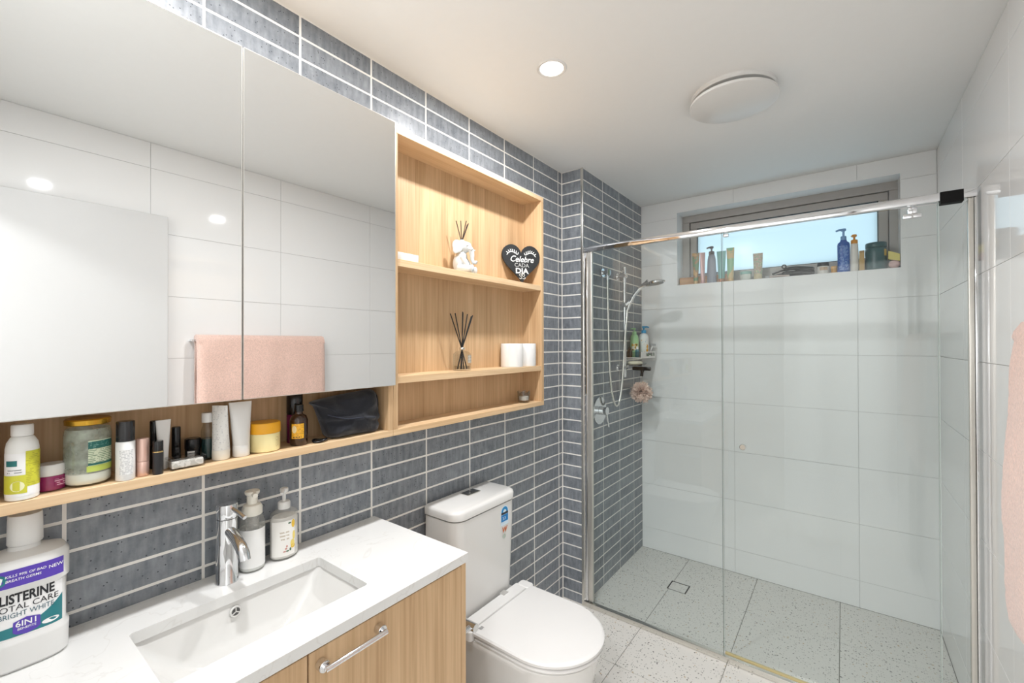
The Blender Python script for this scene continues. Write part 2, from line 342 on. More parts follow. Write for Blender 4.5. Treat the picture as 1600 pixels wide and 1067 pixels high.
wall_shower = struct('wall_shower', MB().box(NX-0.02, NX-0.0007, YN+0.006, L, 0, H), GROUT)
wall_pieces(wall_shower, 'brick', BRICK, grid([YN+0.006, 2.3975, 2.636, 2.871, L], zrows, GAP), ('x', 1), NX, 0.009)
obj('corner_trim', MB().box(NX-0.012, NX+0.002, YN-0.002, YN+0.006, 0, H, 0.001), SATIN, wall_nib)
# back wall with the window opening
WX0, WX1, WZ0, WZ1 = 0.377, 1.513, 1.823, 2.314
wb = MB(); T = 0.22
for a in ((NX-0.02, WX0, 0, H), (WX1, XR+0.12, 0, H), (WX0, WX1, 0, WZ0), (WX0, WX1, WZ1, H)): wb.box(a[0], a[1], L+0.003, L+T, a[2], a[3])
wall_back = struct('wall_back', wb, WGROUT)
zt = [0.0]+[0.1456+0.3045*k for k in range(8)]+[H]
def cut(rs, hx0, hx1, hz0, hz1):
    out = []
    for a0, a1, z0, z1 in rs:
        if a1 <= hx0 or a0 >= hx1 or z1 <= hz0 or z0 >= hz1: out.append((a0, a1, z0, z1)); continue
        if z0 < hz0: out.append((a0, a1, z0, hz0))
        if z1 > hz1: out.append((a0, a1, hz1, z1))
        if a0 < hx0: out.append((a0, hx0, max(z0, hz0), min(z1, hz1)))
        if a1 > hx1: out.append((hx1, a1, max(z0, hz0), min(z1, hz1)))
    return [q for q in out if q[1]-q[0] > 0.006 and q[3]-q[2] > 0.006]
wall_pieces(wall_back, 'tile', WTILE, cut(grid([NX, 0.7245, 1.3335, XR], zt, 0.0016), WX0, WX1, WZ0, WZ1), ('y', -1), L, 0.008, bev=0.0004)
rv = MB()
rv.box(WX0-0.001, WX0+0.003, L-0.0002, L+0.13, WZ0, WZ1); rv.box(WX1-0.003, WX1+0.001, L-0.0002, L+0.13, WZ0, WZ1)
obj('window_reveal', rv, WTILE, wall_back)
obj('window_head', MB().box(WX0+0.003, WX1-0.003, L-0.0002, L+0.13, WZ1-0.003, WZ1+0.001), WTILE, wall_back)
obj('window_sill', MB().box(WX0+0.003, WX1-0.003, L-0.0006, L+0.13, WZ0-0.001, WZ0+0.0004), WTILE, wall_back)
# right wall
wall_right = struct('wall_right', MB().box(XR+0.003, XR+0.12, Y0-0.1, L+T, 0, H), WGROUT)
wall_pieces(wall_right, 'tile', WTILE, grid([Y0, 0.012, 0.62, 1.228, 1.836, 2.444, L], zt, 0.0016), ('x', -1), XR, 0.008, bev=0.0004)
# front wall with the doorway the camera stands in, and the hall beyond
DX0, DX1, DZ = 0.86, 1.62, 2.07
fwm = MB()
for a in ((-0.12, DX0, 0, H), (DX1, XR+0.12, 0, H), (DX0, DX1, DZ, H)): fwm.box(a[0], a[1], Y0-0.1, Y0, a[2], a[3])
struct('wall_front', fwm, PAINT)
hall = MB()
hall.box(0.25, 2.2, -1.6, -1.5, 0, H); hall.box(0.15, 0.25, -1.6, Y0-0.1, 0, H); hall.box(2.1, 2.2, -1.6, Y0-0.1, 0, H); hall.box(XR+0.12, 2.1, Y0-0.2, Y0-0.1, 0, H)
struct('wall_hall', hall, PAINT)
struct('floor_hall', MB().box(0.15, 2.2, -1.6, Y0-0.1, -0.06, 0.0), plain('hall_carpet', (204, 204, 204), 0.9))
struct('ceiling', MB().box(-0.12, XR+0.12, Y0-0.1, L+T, H, H+0.1), PAINT)
struct('ceiling_hall', MB().box(0.15, 2.2, -1.6, Y0-0.1, H, H+0.1), PAINT)
floor = struct('floor', MB().box(-0.12, XR+0.12, Y0-0.1, L+T, -0.08, -0.0025), FGROUT)
fx = [0.0, 0.051, 0.449, 0.8475, 1.2485, XR]; fy = [Y0-0.1, -0.112, 0.278, 0.668, 1.057, 1.447, 1.8365, 2.226, 2.615, L]
DR = (0.437, 0.545, 2.588, 2.692)            # floor waste
frects = grid(fx, fy, 0.0028)
wall_pieces(floor, 'floor_tile', TERR, cut(frects, *DR), ('z', 1), 0.0, 0.0076, bev=0.0005)

# ------------------------------------------------------------------ window
win = struct('window_1', MB().box(WX0, WX1, L+0.128, L+0.15, WZ0, WZ1), ALU)
bpy.data.objects.remove(win)
GREY = plain('grey_window_frame', (172, 167, 162), 0.45, metal=0.3)
fr = MB(); b = 0.05; yA, yB = L+0.125, L+0.19
for a in ((WX0, WX1, WZ1-b, WZ1), (WX0, WX1, WZ0, WZ0+b), (WX0, WX0+b, WZ0+b, WZ1-b), (WX1-b*0.8, WX1, WZ0+b, WZ1-b)): fr.box(a[0]-0.001 if a[0] == WX0 else a[0], a[1]+0.001 if a[1] == WX1 else a[1], yA, yB, a[2], a[3], 0.002, 1)
win = struct('window_1', fr, GREY)
sa = MB(); x0, x1, z0, z1 = WX0+b+0.002, WX1-b*0.8-0.002, WZ0+b-0.01, WZ1-b-0.002; s_ = 0.042
for a in ((x0, x1, z1-s_, z1), (x0, x1, z0, z0+s_), (x0, x0+s_, z0+s_, z1-s_), (x1-s_, x1, z0+s_, z1-s_)): sa.box(a[0], a[1], yA+0.012, yB-0.005, a[2], a[3], 0.002, 1)
sash = obj('window_sash', sa, GREY, win)
gk = MB(); g_ = 0.004; X0, X1, Z0, Z1 = x0+s_, x1-s_, z0+s_, z1-s_
for a in ((X0, X1, Z1-g_, Z1), (X0, X1, Z0, Z0+g_), (X0, X0+g_, Z0, Z1), (X1-g_, X1, Z0, Z1)): gk.box(a[0], a[1], yA+0.02, yA+0.034, a[2], a[3])
obj('gasket', gk, BLACKP, sash)
obj('window_pane', MB().box(X0, X1, yA+0.034, yA+0.04, Z0, Z1), frosted('frosted_pane', (0.86, 0.93, 0.95, 1)), sash)

# ------------------------------------------------------------------ open room door
door = struct('door_1', MB().box(1.592, 1.628, Y0+0.01, 0.674, 0.008, 2.045, 0.0015, 1), plain('door_white', (208, 208, 207), 0.4, mottle=0.005))
dh = MB(); dh.disc((1.592, 0.61, 1.0), (-1, 0, 0), 0.026, 0.008); dh.tube([(1.585, 0.61, 1.0), (1.55, 0.61, 1.0), (1.545, 0.60, 1.0), (1.545, 0.49, 1.0)], 0.008)
obj('door_handle', dh, SATIN, door, 40)

# ------------------------------------------------------------------ ceiling fittings
for i, (x, y) in enumerate(LAMPS):
    t = thing('downlight', ['round recessed ceiling downlight between the shelf unit and the exhaust fan', 'round recessed ceiling downlight above the washbasin'][i], 'downlight', (x, y, H), 'ceiling downlights')
    prof = [(0.040, -0.001), (0.044, -0.004), (0.050, -0.004), (0.054, 0.0)]
    rg = MB(); rg.lathe(x, y, prof, 40, z=H, capped=False); obj('trim_ring', rg, WPLAST, t, 40)
    obj('diffuser', MB().disc((x, y, H), (0, 0, -1), 0.041, 0.0015, 36, 0.0003), emit('lamp_diffuser', (1, 0.97, 0.93, 1), 6), t)
fanx, fany = 0.934, 1.866
t = thing('exhaust_fan', 'flat white round exhaust fan cover on the ceiling', 'exhaust fan', (fanx, fany, H))
obj('base_ring', MB().lathe(fanx, fany, [(0.145, -0.014), (0.150, -0.008), (0.150, 0.0)], 56, z=H), WPLAST, t, 35)
obj('throat', MB().lathe(fanx, fany, [(0.11, -0.03), (0.11, -0.012)], 48, z=H), plain('fan_shadow_grey', (150, 150, 150), 0.5), t, 35)
obj('cover_disc', MB().lathe(fanx, fany, [(0.150, -0.042), (0.155, -0.040), (0.156, -0.036), (0.154, -0.030), (0.12, -0.027)], 64, z=H), WPLAST, t, 35)

# ================================================================== shaving cabinet and open shelf unit
DF, MF = 0.122, 0.140                         # timber front plane, mirror plane
YL0, YJ, YR1 = -0.012, 0.8845, 1.768
ZB, ZT = 1.137, 2.133; TH = 0.0185
t = thing('mirror_cabinet', 'oak shaving cabinet with two frameless mirror doors above an open ledge', 'cabinet', (0, 0.436, ZB))
obj('back_panel', MB().box(0.0015, 0.012, YL0+TH, YJ-TH, ZB+TH, ZT-TH), WOODV, t)
obj('top_panel', MB().box(0.0015, DF, YL0, YJ, ZT-TH, ZT, 0.0008, 1), WOODH, t)
obj('bottom_panel', MB().box(0.0015, DF, YL0, YJ, ZB, ZB+0.020, 0.0008, 1), WOODH, t)
obj('middle_panel', MB().box(0.012, DF-0.004, YL0+TH, YJ-TH, 1.306, 1.306+TH), WOODH, t)
for a, b in ((YL0, YL0+TH), (YJ-TH, YJ)): obj('side_panel', MB().box(0.0015, DF, a, b, ZB+0.020, ZT-TH, 0.0008, 1), WOODV, t)
for i, (a, b) in enumerate(((YL0, 0.4365), (0.4395, 0.8805))):
    d = obj('door', MB().box(DF+0.001, MF-0.004, a, b, 1.3005, 2.137), plain('door_core_white', (232, 230, 226), 0.4), t)
    obj('mirror_pane', MB().box(MF-0.0039, MF, a+0.0012, b-0.0012, 1.302, 2.1355), MIRROR, d)
    e = MB(); 
    for q in ((a, a+0.0011, 1.3005, 2.137), (b-0.0011, b, 1.3005, 2.137), (a, b, 1.3005, 1.3019), (a, b, 2.1356, 2.137)): e.box(MF-0.0039, MF+0.0002, q[0], q[1], q[2], q[3])
    obj('edge_strip', e, ALU, d)
t = thing('open_shelf_unit', 'open oak wall shelf unit with two shelves beside the mirror doors', 'shelf unit', (0, 1.326, ZB))
obj('back_panel', MB().box(0.0015, 0.012, YJ+0.001+TH, YR1-TH, ZB+TH, ZT-TH), WOODV, t)
obj('top_panel', MB().box(0.0015, DF, YJ+0.001, YR1, ZT-TH, ZT, 0.0008, 1), WOODH, t)
obj('bottom_panel', MB().box(0.0015, DF, YJ+0.001, YR1, ZB, ZB+0.0195, 0.0008, 1), WOODH, t)
for a, b in ((YJ+0.001, YJ+0.001+TH), (YR1-TH, YR1)): obj('side_panel', MB().box(0.0015, DF, a, b, ZB+0.0195, ZT-TH, 0.0008, 1), WOODV, t)
S1, S2 = 1.7085, 1.3265                       # shelf top heights
for z in (S1, S2): obj('shelf', MB().box(0.012, DF-0.003, YJ+0.001+TH, YR1-TH, z-0.0235, z, 0.0008, 1), WOODH, t)

# ================================================================== vanity
VZ = 0.85; VX, VY0, VY1 = 0.434, -0.02, 0.8985
SX0, SX1, SY0, SY1 = 0.1255, 0.350, 0.235, 0.635
def frame_slab(x0, x1, y0, y1, hx0, hx1, hy0, hy1, z0, z1, rr):
    """slab with a rounded-corner opening"""
    mb = MB(); n = 6; inner = rrect(hx0, hx1, hy0, hy1, rr, 0, n); outer = []
    for (px, py, _) in inner:
        # project to the outer rectangle by corner / side
        cx, cy = (hx0+hx1)/2, (hy0+hy1)/2
        ox = x1 if px > cx else x0; oy = y1 if py > cy else y0
        outer.append((ox, oy))
    m = len(inner); per = n+1
    # outer ring as corners per quadrant: arcs collapse to the corner point
    v = []; f = []
    for z in (z0, z1):
        for p in inner: v.append((p[0], p[1], z))
        for p in outer: v.append((p[0], p[1], z))
    for i in range(m):
        k = (i+1) % m
        f.append((i, k, m+k, m+i)); f.append((2*m+i, 3*m+i, 3*m+k, 2*m+k)); f.append((i, 2*m+i, 2*m+k, k)); f.append((m+i, m+k, 3*m+k, 3*m+i))
    bm = bmesh.new(); vs_ = [bm.verts.new(p) for p in v]
    for q in f:
        try: bm.faces.new([vs_[i] for i in q])
        except ValueError: pass
    bmesh.ops.remove_doubles(bm, verts=bm.verts[:], dist=1e-5)
    bmesh.ops.dissolve_degenerate(bm, dist=1e-6, edges=bm.edges[:])
    bm.verts.index_update(); mb.add([p.co[:] for p in bm.verts], [[p.index for p in q.verts] for q in bm.faces]); bm.free(); return mb
top = tag(obj('stone_benchtop', frame_slab(0.0015, VX, VY0, VY1, SX0, SX1, SY0, SY1, VZ-0.024, VZ, 0.008), STONE, origin=(0.2, 0.44, VZ-0.024), smooth=30), 'white veined stone benchtop with a cutout for the basin', 'benchtop')
cab = thing('vanity_cabinet', 'oak veneer vanity cabinet below the white stone benchtop', 'vanity', (0.21, 0.44, 0.0))
FX = VX-0.006
cz0, cz1 = 0.10, VZ-0.0245
side = WOODV
obj('side_panel', MB().box(0.0015, FX-0.019, VY0+0.004, VY0+0.022, cz0, cz1), side, cab)
obj('side_panel', MB().box(0.0015, FX, VY1-0.021, VY1-0.003, cz0, cz1, 0.001, 1), side, cab)
obj('bottom_panel', MB().box(0.0015, FX-0.019, VY0+0.022, VY1-0.021, cz0, cz0+0.018), side, cab)
obj('back_panel', MB().box(0.0015, 0.012, VY0+0.022, VY1-0.021, cz0+0.018, cz1-0.3), side, cab)
obj('kickboard', MB().box(0.02, FX-0.06, VY0+0.004, VY1-0.03, 0.0, cz0), side, cab)
for i, (a, b) in enumerate(((VY0+0.004, 0.4430), (0.4462, VY1-0.0225))):
    d = obj('door', MB().box(FX-0.018, FX, a, b, cz0+0.002, cz1-0.006, 0.0008, 1), WOODV, cab)
    ya, yb = (0.470, 0.607) if i else (0.060, 0.197)
    hz = 0.789; hb = MB(); xx = FX+0.026
    hb.tube([(xx, ya-0.004, hz), (xx, yb+0.004, hz)], 0.0058, 16)
    for y in (ya, yb): hb.disc((FX, y, hz), (1, 0, 0), 0.0115, 0.018, 24); hb.tube([(FX+0.016, y, hz), (xx, y, hz)], 0.0055, 12)
    obj('handle', hb, CHROME, d, 40)
# basin
bz = VZ-0.0255
def basin_ring(ix, iy0, iy1, z, r): return rrect(SX0-0.004+ix, SX1+0.006-ix, SY0-0.006+iy0, SY1+0.006-iy1, r, z, 6)
rings = [rrect(SX0-0.02, SX1+0.02, SY0-0.02, SY1+0.02, 0.03, bz, 6), basin_ring(0, 0, 0, bz, 0.022), basin_ring(0.004, 0.02, 0.02, bz-0.03, 0.03), basin_ring(0.012, 0.055, 0.055, bz-0.07, 0.04), basin_ring(0.026, 0.085, 0.085, bz-0.10, 0.05), basin_ring(0.055, 0.13, 0.13, bz-0.112, 0.05), basin_ring(0.09, 0.18, 0.18, bz-0.115, 0.02)]
out = [rrect(SX0-0.02, SX1+0.02, SY0-0.02, SY1+0.02, 0.03, bz-0.014, 6), basin_ring(0.0-0.012, -0.008, -0.008, bz-0.02, 0.03), basin_ring(0.002, 0.045, 0.045, bz-0.085, 0.045), basin_ring(0.05, 0.13, 0.13, bz-0.128, 0.05)]
bas = thing('basin', 'white ceramic undermount basin sunk in the stone benchtop', 'basin', (0.238, 0.435, bz-0.128))
mb = MB(); mb.loft(list(reversed(out))+rings, cap=True); obj('bowl', mb, CERAM, bas, 50)
ov = MB(); oy = 0.4285; oz = 0.8035; ox = SX0-0.004+0.0062
rr_ = []
for r, dx in ((0.0085, 0.0), (0.0115, 0.002), (0.0125, 0.001), (0.0128, -0.002)): rr_.append([(ox+dx+0.001, oy+r*math.cos(2*math.pi*i/28), oz+r*math.sin(2*math.pi*i/28)) for i in range(28)])
o_ = obj('overflow_ring', MB().loft(rr_, cap=False), CERAM, bas, 50)
obj('overflow_hole', MB().disc((ox-0.001, oy, oz), (1, 0, 0), 0.009, 0.0022, 24, 0.0002), plain('overflow_dark', (92, 92, 92), 0.4), o_)
sp_ = MB()
for k in range(3):
    a = R(90+120*k); sp_.tube([(ox+0.002, oy, oz), (ox+0.002, oy+0.009*math.cos(a), oz+0.009*math.sin(a))], 0.0012, 8)
obj('overflow_spoke', sp_, CERAM, o_, 40)
wz = bz-0.115; obj('waste_plug', MB().disc((0.238, 0.435, wz-0.001), (0, 0, 1), 0.032, 0.006, 36), CHROME, bas, 40)

# tap
tx, ty = 0.060, 0.4345
tap = thing('basin_mixer_tap', 'chrome single lever basin mixer tap', 'tap', (tx, ty, VZ))
obj('body', MB().lathe(tx, ty, [(0.0255, 0), (0.0255, 0.003), (0.0235, 0.006), (0.0228, 0.08), (0.0222, 0.155)], 40, z=VZ), CHROME, tap, 40)
obj('lever_cap', MB().lathe(tx, ty, [(0.0222, 0.1565), (0.0226, 0.158), (0.0226, 0.187), (0.0215, 0.190)], 40, z=VZ), CHROME, tap, 40)
path = [(tx+0.012, ty, VZ+0.098), (tx+0.04, ty+0.001, VZ+0.113), (tx+0.07, ty+0.002, VZ+0.118), (tx+0.092, ty+0.003, VZ+0.112), (tx+0.108, ty+0.004, VZ+0.098), (tx+0.112, ty+0.004, VZ+0.078)]
path = [(tx+0.010, ty, VZ+0.128), (tx+0.035, ty, VZ+0.122), (tx+0.06, ty, VZ+0.115), (tx+0.082, ty, VZ+0.106), (tx+0.096, ty, VZ+0.094), (tx+0.102, ty, VZ+0.080)]
obj('spout', MB().tube(path, [0.012, 0.0122, 0.0125, 0.013, 0.013, 0.0125], 20), CHROME, tap, 50)
obj('lever_pin', MB().tube([(tx+0.018, ty+0.004, VZ+0.180), (tx+0.044, ty+0.010, VZ+0.174), (tx+0.066, ty+0.014, VZ+0.166)], [0.0055, 0.005, 0.0048], 14), CHROME, tap, 50)

# toilet roll holder on the vanity end
t = thing('toilet_roll_holder', 'chrome toilet roll holder arm on the vanity end panel', 'holder', (0.40, VY1-0.003, 0.60))
obj('wall_plate', MB().disc((0.395, VY1-0.0036, 0.602), (0, 1, 0), 0.022, 0.006), CHROME, t, 40)
obj('arm', MB().tube([(0.395, VY1+0.002, 0.602), (0.395, VY1+0.034, 0.602), (0.395, VY1+0.05, 0.602)], 0.008), CHROME, t, 40)
obj('rod', MB().tube([(0.30, VY1+0.056, 0.602), (0.412, VY1+0.056, 0.602)], 0.012, 20), CHROME, t, 40)

# ================================================================== toilet
def D_ring(x0, x1, yc, hw, z, n=28, rb=0.03):
    """D-shaped outline: straight back at x0, round front to x1"""
    pts = []; xs = x1-hw*1.02
    for i in range(n+1):
        a = -math.pi/2+math.pi*i/n; pts.append((xs+hw*1.02*math.cos(a), yc+hw*math.sin(a), z))
    pts += [(x0+rb, yc+hw, z), (x0+rb*0.3, yc+hw-rb*0.3, z), (x0, yc+hw-rb, z), (x0, yc-hw+rb, z), (x0+rb*0.3, yc-hw+rb*0.3, z), (x0+rb, yc-hw, z)]
    return pts
TY = 1.300
toi = thing('toilet', 'white close-coupled toilet with a closed slim lid', 'toilet', (0.34, TY, 0))
rings = [D_ring(0.06, 0.545, TY, 0.125, 0.0), D_ring(0.06, 0.55, TY, 0.128, 0.02), D_ring(0.045, 0.572, TY, 0.145, 0.15), D_ring(0.03, 0.600, TY, 0.165, 0.30), D_ring(0.02, 0.620, TY, 0.177, 0.385), D_ring(0.02, 0.626, TY, 0.180, 0.404), D_ring(0.022, 0.620, TY, 0.176, 0.409)]
obj('pan', MB().loft(rings), CERAM, toi, 50)
def seat_like(name, z0, z1, grow, mat, x0=0.195):
    rg = [D_ring(x0, 0.634+grow-0.004, TY, 0.181+grow-0.003, z0, rb=0.012), D_ring(x0, 0.634+grow, TY, 0.181+grow, z0+0.003, rb=0.012), D_ring(x0, 0.634+grow, TY, 0.181+grow, z1-0.006, rb=0.012), D_ring(x0+0.003, 0.634+grow-0.006, TY, 0.181+grow-0.005, z1-0.001, rb=0.012), D_ring(x0+0.01, 0.634+grow-0.014, TY, 0.181+grow-0.013, z1, rb=0.012)]
    return obj(name, MB().loft(rg), mat, toi, 35)
SEATM = plain('seat_white', (228, 227, 225), 0.22, mottle=0.004)
seat_like('seat', 0.4105, 0.424, 0.0, SEATM, 0.25)
seat_like('lid', 0.4265, 0.4430, 0.002, SEATM, 0.242)
hg = MB(); hg.loft([rrect(0.180, 0.238, TY-0.165, TY+0.165, 0.012, 0.4095), rrect(0.180, 0.238, TY-0.165, TY+0.165, 0.012, 0.437), rrect(0.184, 0.236, TY-0.161, TY+0.161, 0.01, 0.4405)])
hi = obj('hinge_block', hg, SEATM, toi, 35)
for s in (-1, 1):
    obj('hinge_cap', MB().loft([rrect(0.190, 0.250, TY+s*0.172-0.022, TY+s*0.172+0.022, 0.012, 0.4105), rrect(0.190, 0.250, TY+s*0.172-0.022, TY+s*0.172+0.022, 0.012, 0.440), rrect(0.193, 0.247, TY+s*0.172-0.019, TY+s*0.172+0.019, 0.01, 0.4435)]), SEATM, toi, 35)
obj('quick_release_button', MB().box(0.176, 0.2, TY+0.055, TY+0.085, 0.437, 0.4425, 0.001), plain('grey_button', (178, 176, 172), 0.3), hi)
text('seat_print', 'IIII', 0.019, plane_map((0.268, TY-0.160, 0.4436), (0, 1, 0), (-1, 0, 0)), plain('grey_ink', (120, 120, 122), 0.5), toi, bold=0.02, align='LEFT')
K0, K1, KX0, KX1 = 1.114, 1.480, 0.012, 0.178
def tank_ring(ix, iy, z, r): return rrect(KX0, KX1-ix, K0+iy, K1-iy, r, z, 8)
def tank_ring2(ix, iy, z, r):
    # square back, rounded front corners
    pts = []
    for cx, cy, a0 in ((KX1-ix-r, K1-iy-r, 0),):
        for i in range(9): a = R(a0+90*i/8); pts.append((cx+r*math.cos(a), cy+r*math.sin(a), z))
    pts += [(KX0, K1-iy, z), (KX0, K0+iy, z)]
    for i in range(9): a = R(270+90*i/8); pts.append((KX1-ix-r+r*math.cos(a), K0+iy+r+r*math.sin(a), z))
    return pts
obj('cistern', MB().loft([tank_ring2(0.012, 0.02, 0.4085, 0.045), tank_ring2(0.010, 0.016, 0.44, 0.045), tank_ring2(0.003, 0.004, 0.72, 0.048), tank_ring2(0.003, 0.004, 0.787, 0.048)]), CERAM, toi, 40)
lidm = MB().loft([tank_ring2(0.004, 0.004, 0.790, 0.047), tank_ring2(0.0, 0.0, 0.793, 0.05), tank_ring2(-0.001, -0.001, 0.815, 0.05), tank_ring2(0.003, 0.003, 0.823, 0.047), tank_ring2(0.012, 0.012, 0.827, 0.04)])
lid = obj('cistern_lid', lidm, CERAM, toi, 40)
fb = obj('flush_plate', MB().box(0.038, 0.082, 1.278, 1.352, 0.8275, 0.8305, 0.001), SATIN, lid)
obj('flush_button', MB().box(0.042, 0.078, 1.282, 1.3135, 0.8306, 0.8318, 0.0005), plain('grey_chrome', (150, 150, 150), 0.15, metal=1), fb)
obj('flush_button', MB().box(0.042, 0.078, 1.3165, 1.348, 0.8306, 0.8318, 0.0005), plain('grey_chrome', (150, 150, 150), 0.15, metal=1), fb)
# stickers on the cistern front
def stick(name, pts, mat, off=0.0005, par=None):
    mb = MB(); x = KX1-0.003+off
    mb.add([(x, y, z) for y, z in pts], [tuple(range(len(pts)))]); return obj(name, mb, mat, par or toi)
def arch(yc, w, z0, z1, n=10):
    r = w/2; return [(yc-r, z0), (yc+r, z0)]+[(yc+r*math.cos(math.pi*i/n), z1-r+r*math.sin(math.pi*i/n)) for i in range(n+1)]
sy = 1.392
st = stick('water_rating_sticker', arch(sy, 0.050, 0.700, 0.778), plain('sticker_pale', (214, 232, 244), 0.4), 0.0003)
stick('sticker_arch', arch(sy, 0.042, 0.752, 0.774), plain('sticker_blue', (38, 140, 200), 0.4), 0.0006, st)
stick('sticker_arch_inner', arch(sy, 0.020, 0.752, 0.763), plain('sticker_pale', (214, 232, 244), 0.4), 0.0009, st)
stick('sticker_band', [(sy-0.022, 0.743), (sy+0.022, 0.743), (sy+0.022, 0.752), (sy-0.022, 0.752)], plain('sticker_dark', (40, 44, 56), 0.4), 0.0006, st)
stick('sticker_panel', [(sy-0.022, 0.715), (sy+0.022, 0.715), (sy+0.022, 0.742), (sy-0.022, 0.742)], plain('sticker_mid_blue', (30, 128, 196), 0.4), 0.0006, st)
text('sticker_rating', '3.3', 0.017, plane_map((KX1-0.002, sy-0.004, 0.7225), (0, 1, 0), (0, 0, 1)), plain('sticker_ink_white', (235, 244, 250), 0.4), st, bold=0.01)
text('approval_mark', 'W', 0.030, plane_map((KX1-0.0022, sy-0.002, 0.672), (0, 1, 0), (0, 0, 1)), plain('sticker_orange', (206, 108, 52), 0.4), toi, bold=0.03, shear=0.2)
stick('approval_dot', [(sy-0.003+0.011*math.cos(2*math.pi*i/16), 0.655+0.009*math.sin(2*math.pi*i/16)) for i in range(16)], plain('sticker_grey_green', (186, 198, 186), 0.4))

# ================================================================== shower screen
YS = 2.163
scr = thing('shower_screen', 'semi-frameless chrome shower screen with fixed and sliding clear glass panels', 'shower screen', (0.89, YS, 0))
ZR = 1.948
obj('header_rail', MB().box(NX+0.002, XR-0.0095, YS-0.016, YS+0.014, ZR-0.016, ZR+0.014, 0.003), CHROME, scr, 40)
obj('wall_channel', MB().box(NX+0.001, NX+0.022, YS-0.013, YS+0.010, 0.028, ZR-0.017, 0.002), CHROME, scr, 40)
obj('wall_channel', MB().box(NX+0.0225, NX+0.048, YS-0.009, YS+0.012, 0.030, ZR-0.017, 0.002), ALU, scr, 40)
obj('wall_channel', MB().box(1.616, 1.630, YS-0.010, YS+0.012, 0.028, ZR-0.017, 0.002), ALU, scr, 40)
obj('wall_channel', MB().box(1.631, XR-0.0095, YS-0.014, YS+0.014, 0.028, ZR-0.017, 0.002), CHROME, scr, 40)
obj('bottom_track', MB().box(NX+0.002, XR-0.0095, YS-0.020, YS+0.004, 0.001, 0.026, 0.002), SATIN, scr, 40)
obj('door_guide', MB().box(0.835, XR-0.0095, YS+0.006, YS+0.020, 0.001, 0.030, 0.002), plain('brass_seal', (206, 190, 140), 0.35, metal=0.2), scr, 40)
def pane(name, x0, x1, y, z0, z1):
    p = obj(name, MB().box(x0, x1, y-0.003, y+0.003, z0, z1), SCREEN, scr)
    obj('polished_edge', MB().box(x1-0.0008, x1+0.0004, y-0.003, y+0.003, z0, z1), DARKEDGE if name == 'fixed_panel' else PALEEDGE, p)
    obj('polished_edge', MB().box(x0-0.0004, x0+0.0008, y-0.003, y+0.003, z0, z1), PALEEDGE, p); return p
pane('fixed_panel', NX+0.046, 0.8300, YS, 0.024, ZR-0.014)
sd = pane('sliding_panel', 0.8315, 1.5420, YS+0.013, 0.032, ZR-0.020)
pane('side_panel', 1.5435, 1.618, YS, 0.024, ZR-0.014)
kb = MB(); kx, kz = 0.914, 0.973
kb.disc((kx, YS+0.010, kz), (0, -1, 0), 0.0085, 0.010); kb.disc((kx, YS+0.0005, kz), (0, -1, 0), 0.0125, 0.020, 28, 0.002)
obj('knob', kb, SATIN, sd, 40)
rl = MB(); rl.box(1.448, 1.500, YS+0.004, YS+0.022, ZR-0.058, ZR-0.042, 0.002); rl.box(1.462, 1.488, YS+0.006, YS+0.02, ZR-0.042, ZR-0.018, 0.002); obj('roller_hanger', rl, CHROME, sd, 40)
rl = MB(); rl.box(0.836, 0.858, YS+0.004, YS+0.022, ZR-0.032, ZR-0.018, 0.002); obj('roller_hanger', rl, CHROME, sd, 40)
obj('door_stop', MB().box(1.546, 1.605, YS-0.019, YS+0.016, ZR-0.026, ZR+0.0155, 0.001), plain('matt_black', (9, 9, 10), 0.6, spec=0.2), scr)

# ------------------------------------------------------------------ floor waste
t = thing('floor_waste', 'square tile-insert floor drain in the shower floor', 'drain', (0.491, 2.64, -0.0025))
fm = MB(); x0, x1, y0, y1 = DR
for a in ((x0+0.001, x1-0.001, y0+0.001, y0+0.0035), (x0+0.001, x1-0.001, y1-0.0035, y1-0.001), (x0+0.001, x0+0.0035, y0+0.0035, y1-0.0035), (x1-0.0035, x1-0.001, y0+0.0035, y1-0.0035)): fm.box(a[0], a[1], a[2], a[3], -0.0024, 0.0004)
obj('drain_frame', fm, plain('dark_steel', (104, 104, 100), 0.35, metal=0.6), t)
obj('drain_insert', MB().box(x0+0.008, x1-0.008, y0+0.008, y1-0.008, -0.0024, 0.0, 0.0005, 1), TERR, t)
gp = MB()
for a in ((x0+0.0035, x1-0.0035, y0+0.0035, y0+0.008), (x0+0.0035, x1-0.0035, y1-0.008, y1-0.0035), (x0+0.0035, x0+0.008, y0+0.008, y1-0.008), (x1-0.008, x1-0.0035, y0+0.008, y1-0.008)): gp.box(a[0], a[1], a[2], a[3], -0.0024, -0.0022)
obj('drain_gap', gp, BLACKP, t)

# ------------------------------------------------------------------ shower fittings
t = thing('shower_mixer', 'round chrome shower mixer plate with a lever handle', 'shower mixer', (NX, 2.34, 1.042))
obj('plate', MB().disc((NX, 2.340, 1.042), (1, 0, 0), 0.080, 0.008, 44, 0.002), CHROME, t, 40)
obj('handle_body', MB().disc((NX+0.008, 2.340, 1.042), (1, 0, 0), 0.024, 0.045, 32, 0.002), CHROME, t, 40)
obj('lever', MB().tube([(NX+0.045, 2.340, 1.03), (NX+0.052, 2.342, 0.99), (NX+0.058, 2.344, 0.95)], [0.007, 0.006, 0.005], 12), CHROME, t, 40)
rx, ry = NX+0.050, 2.597
t = thing('shower_rail', 'chrome slide rail with hand shower and looped hose on the dark tiles', 'shower', (NX, 2.6, 1.2))
obj('rail_bar', MB().tube([(rx, ry, 1.222), (rx, ry, 1.908)], 0.0105, 20), CHROME, t, 40)
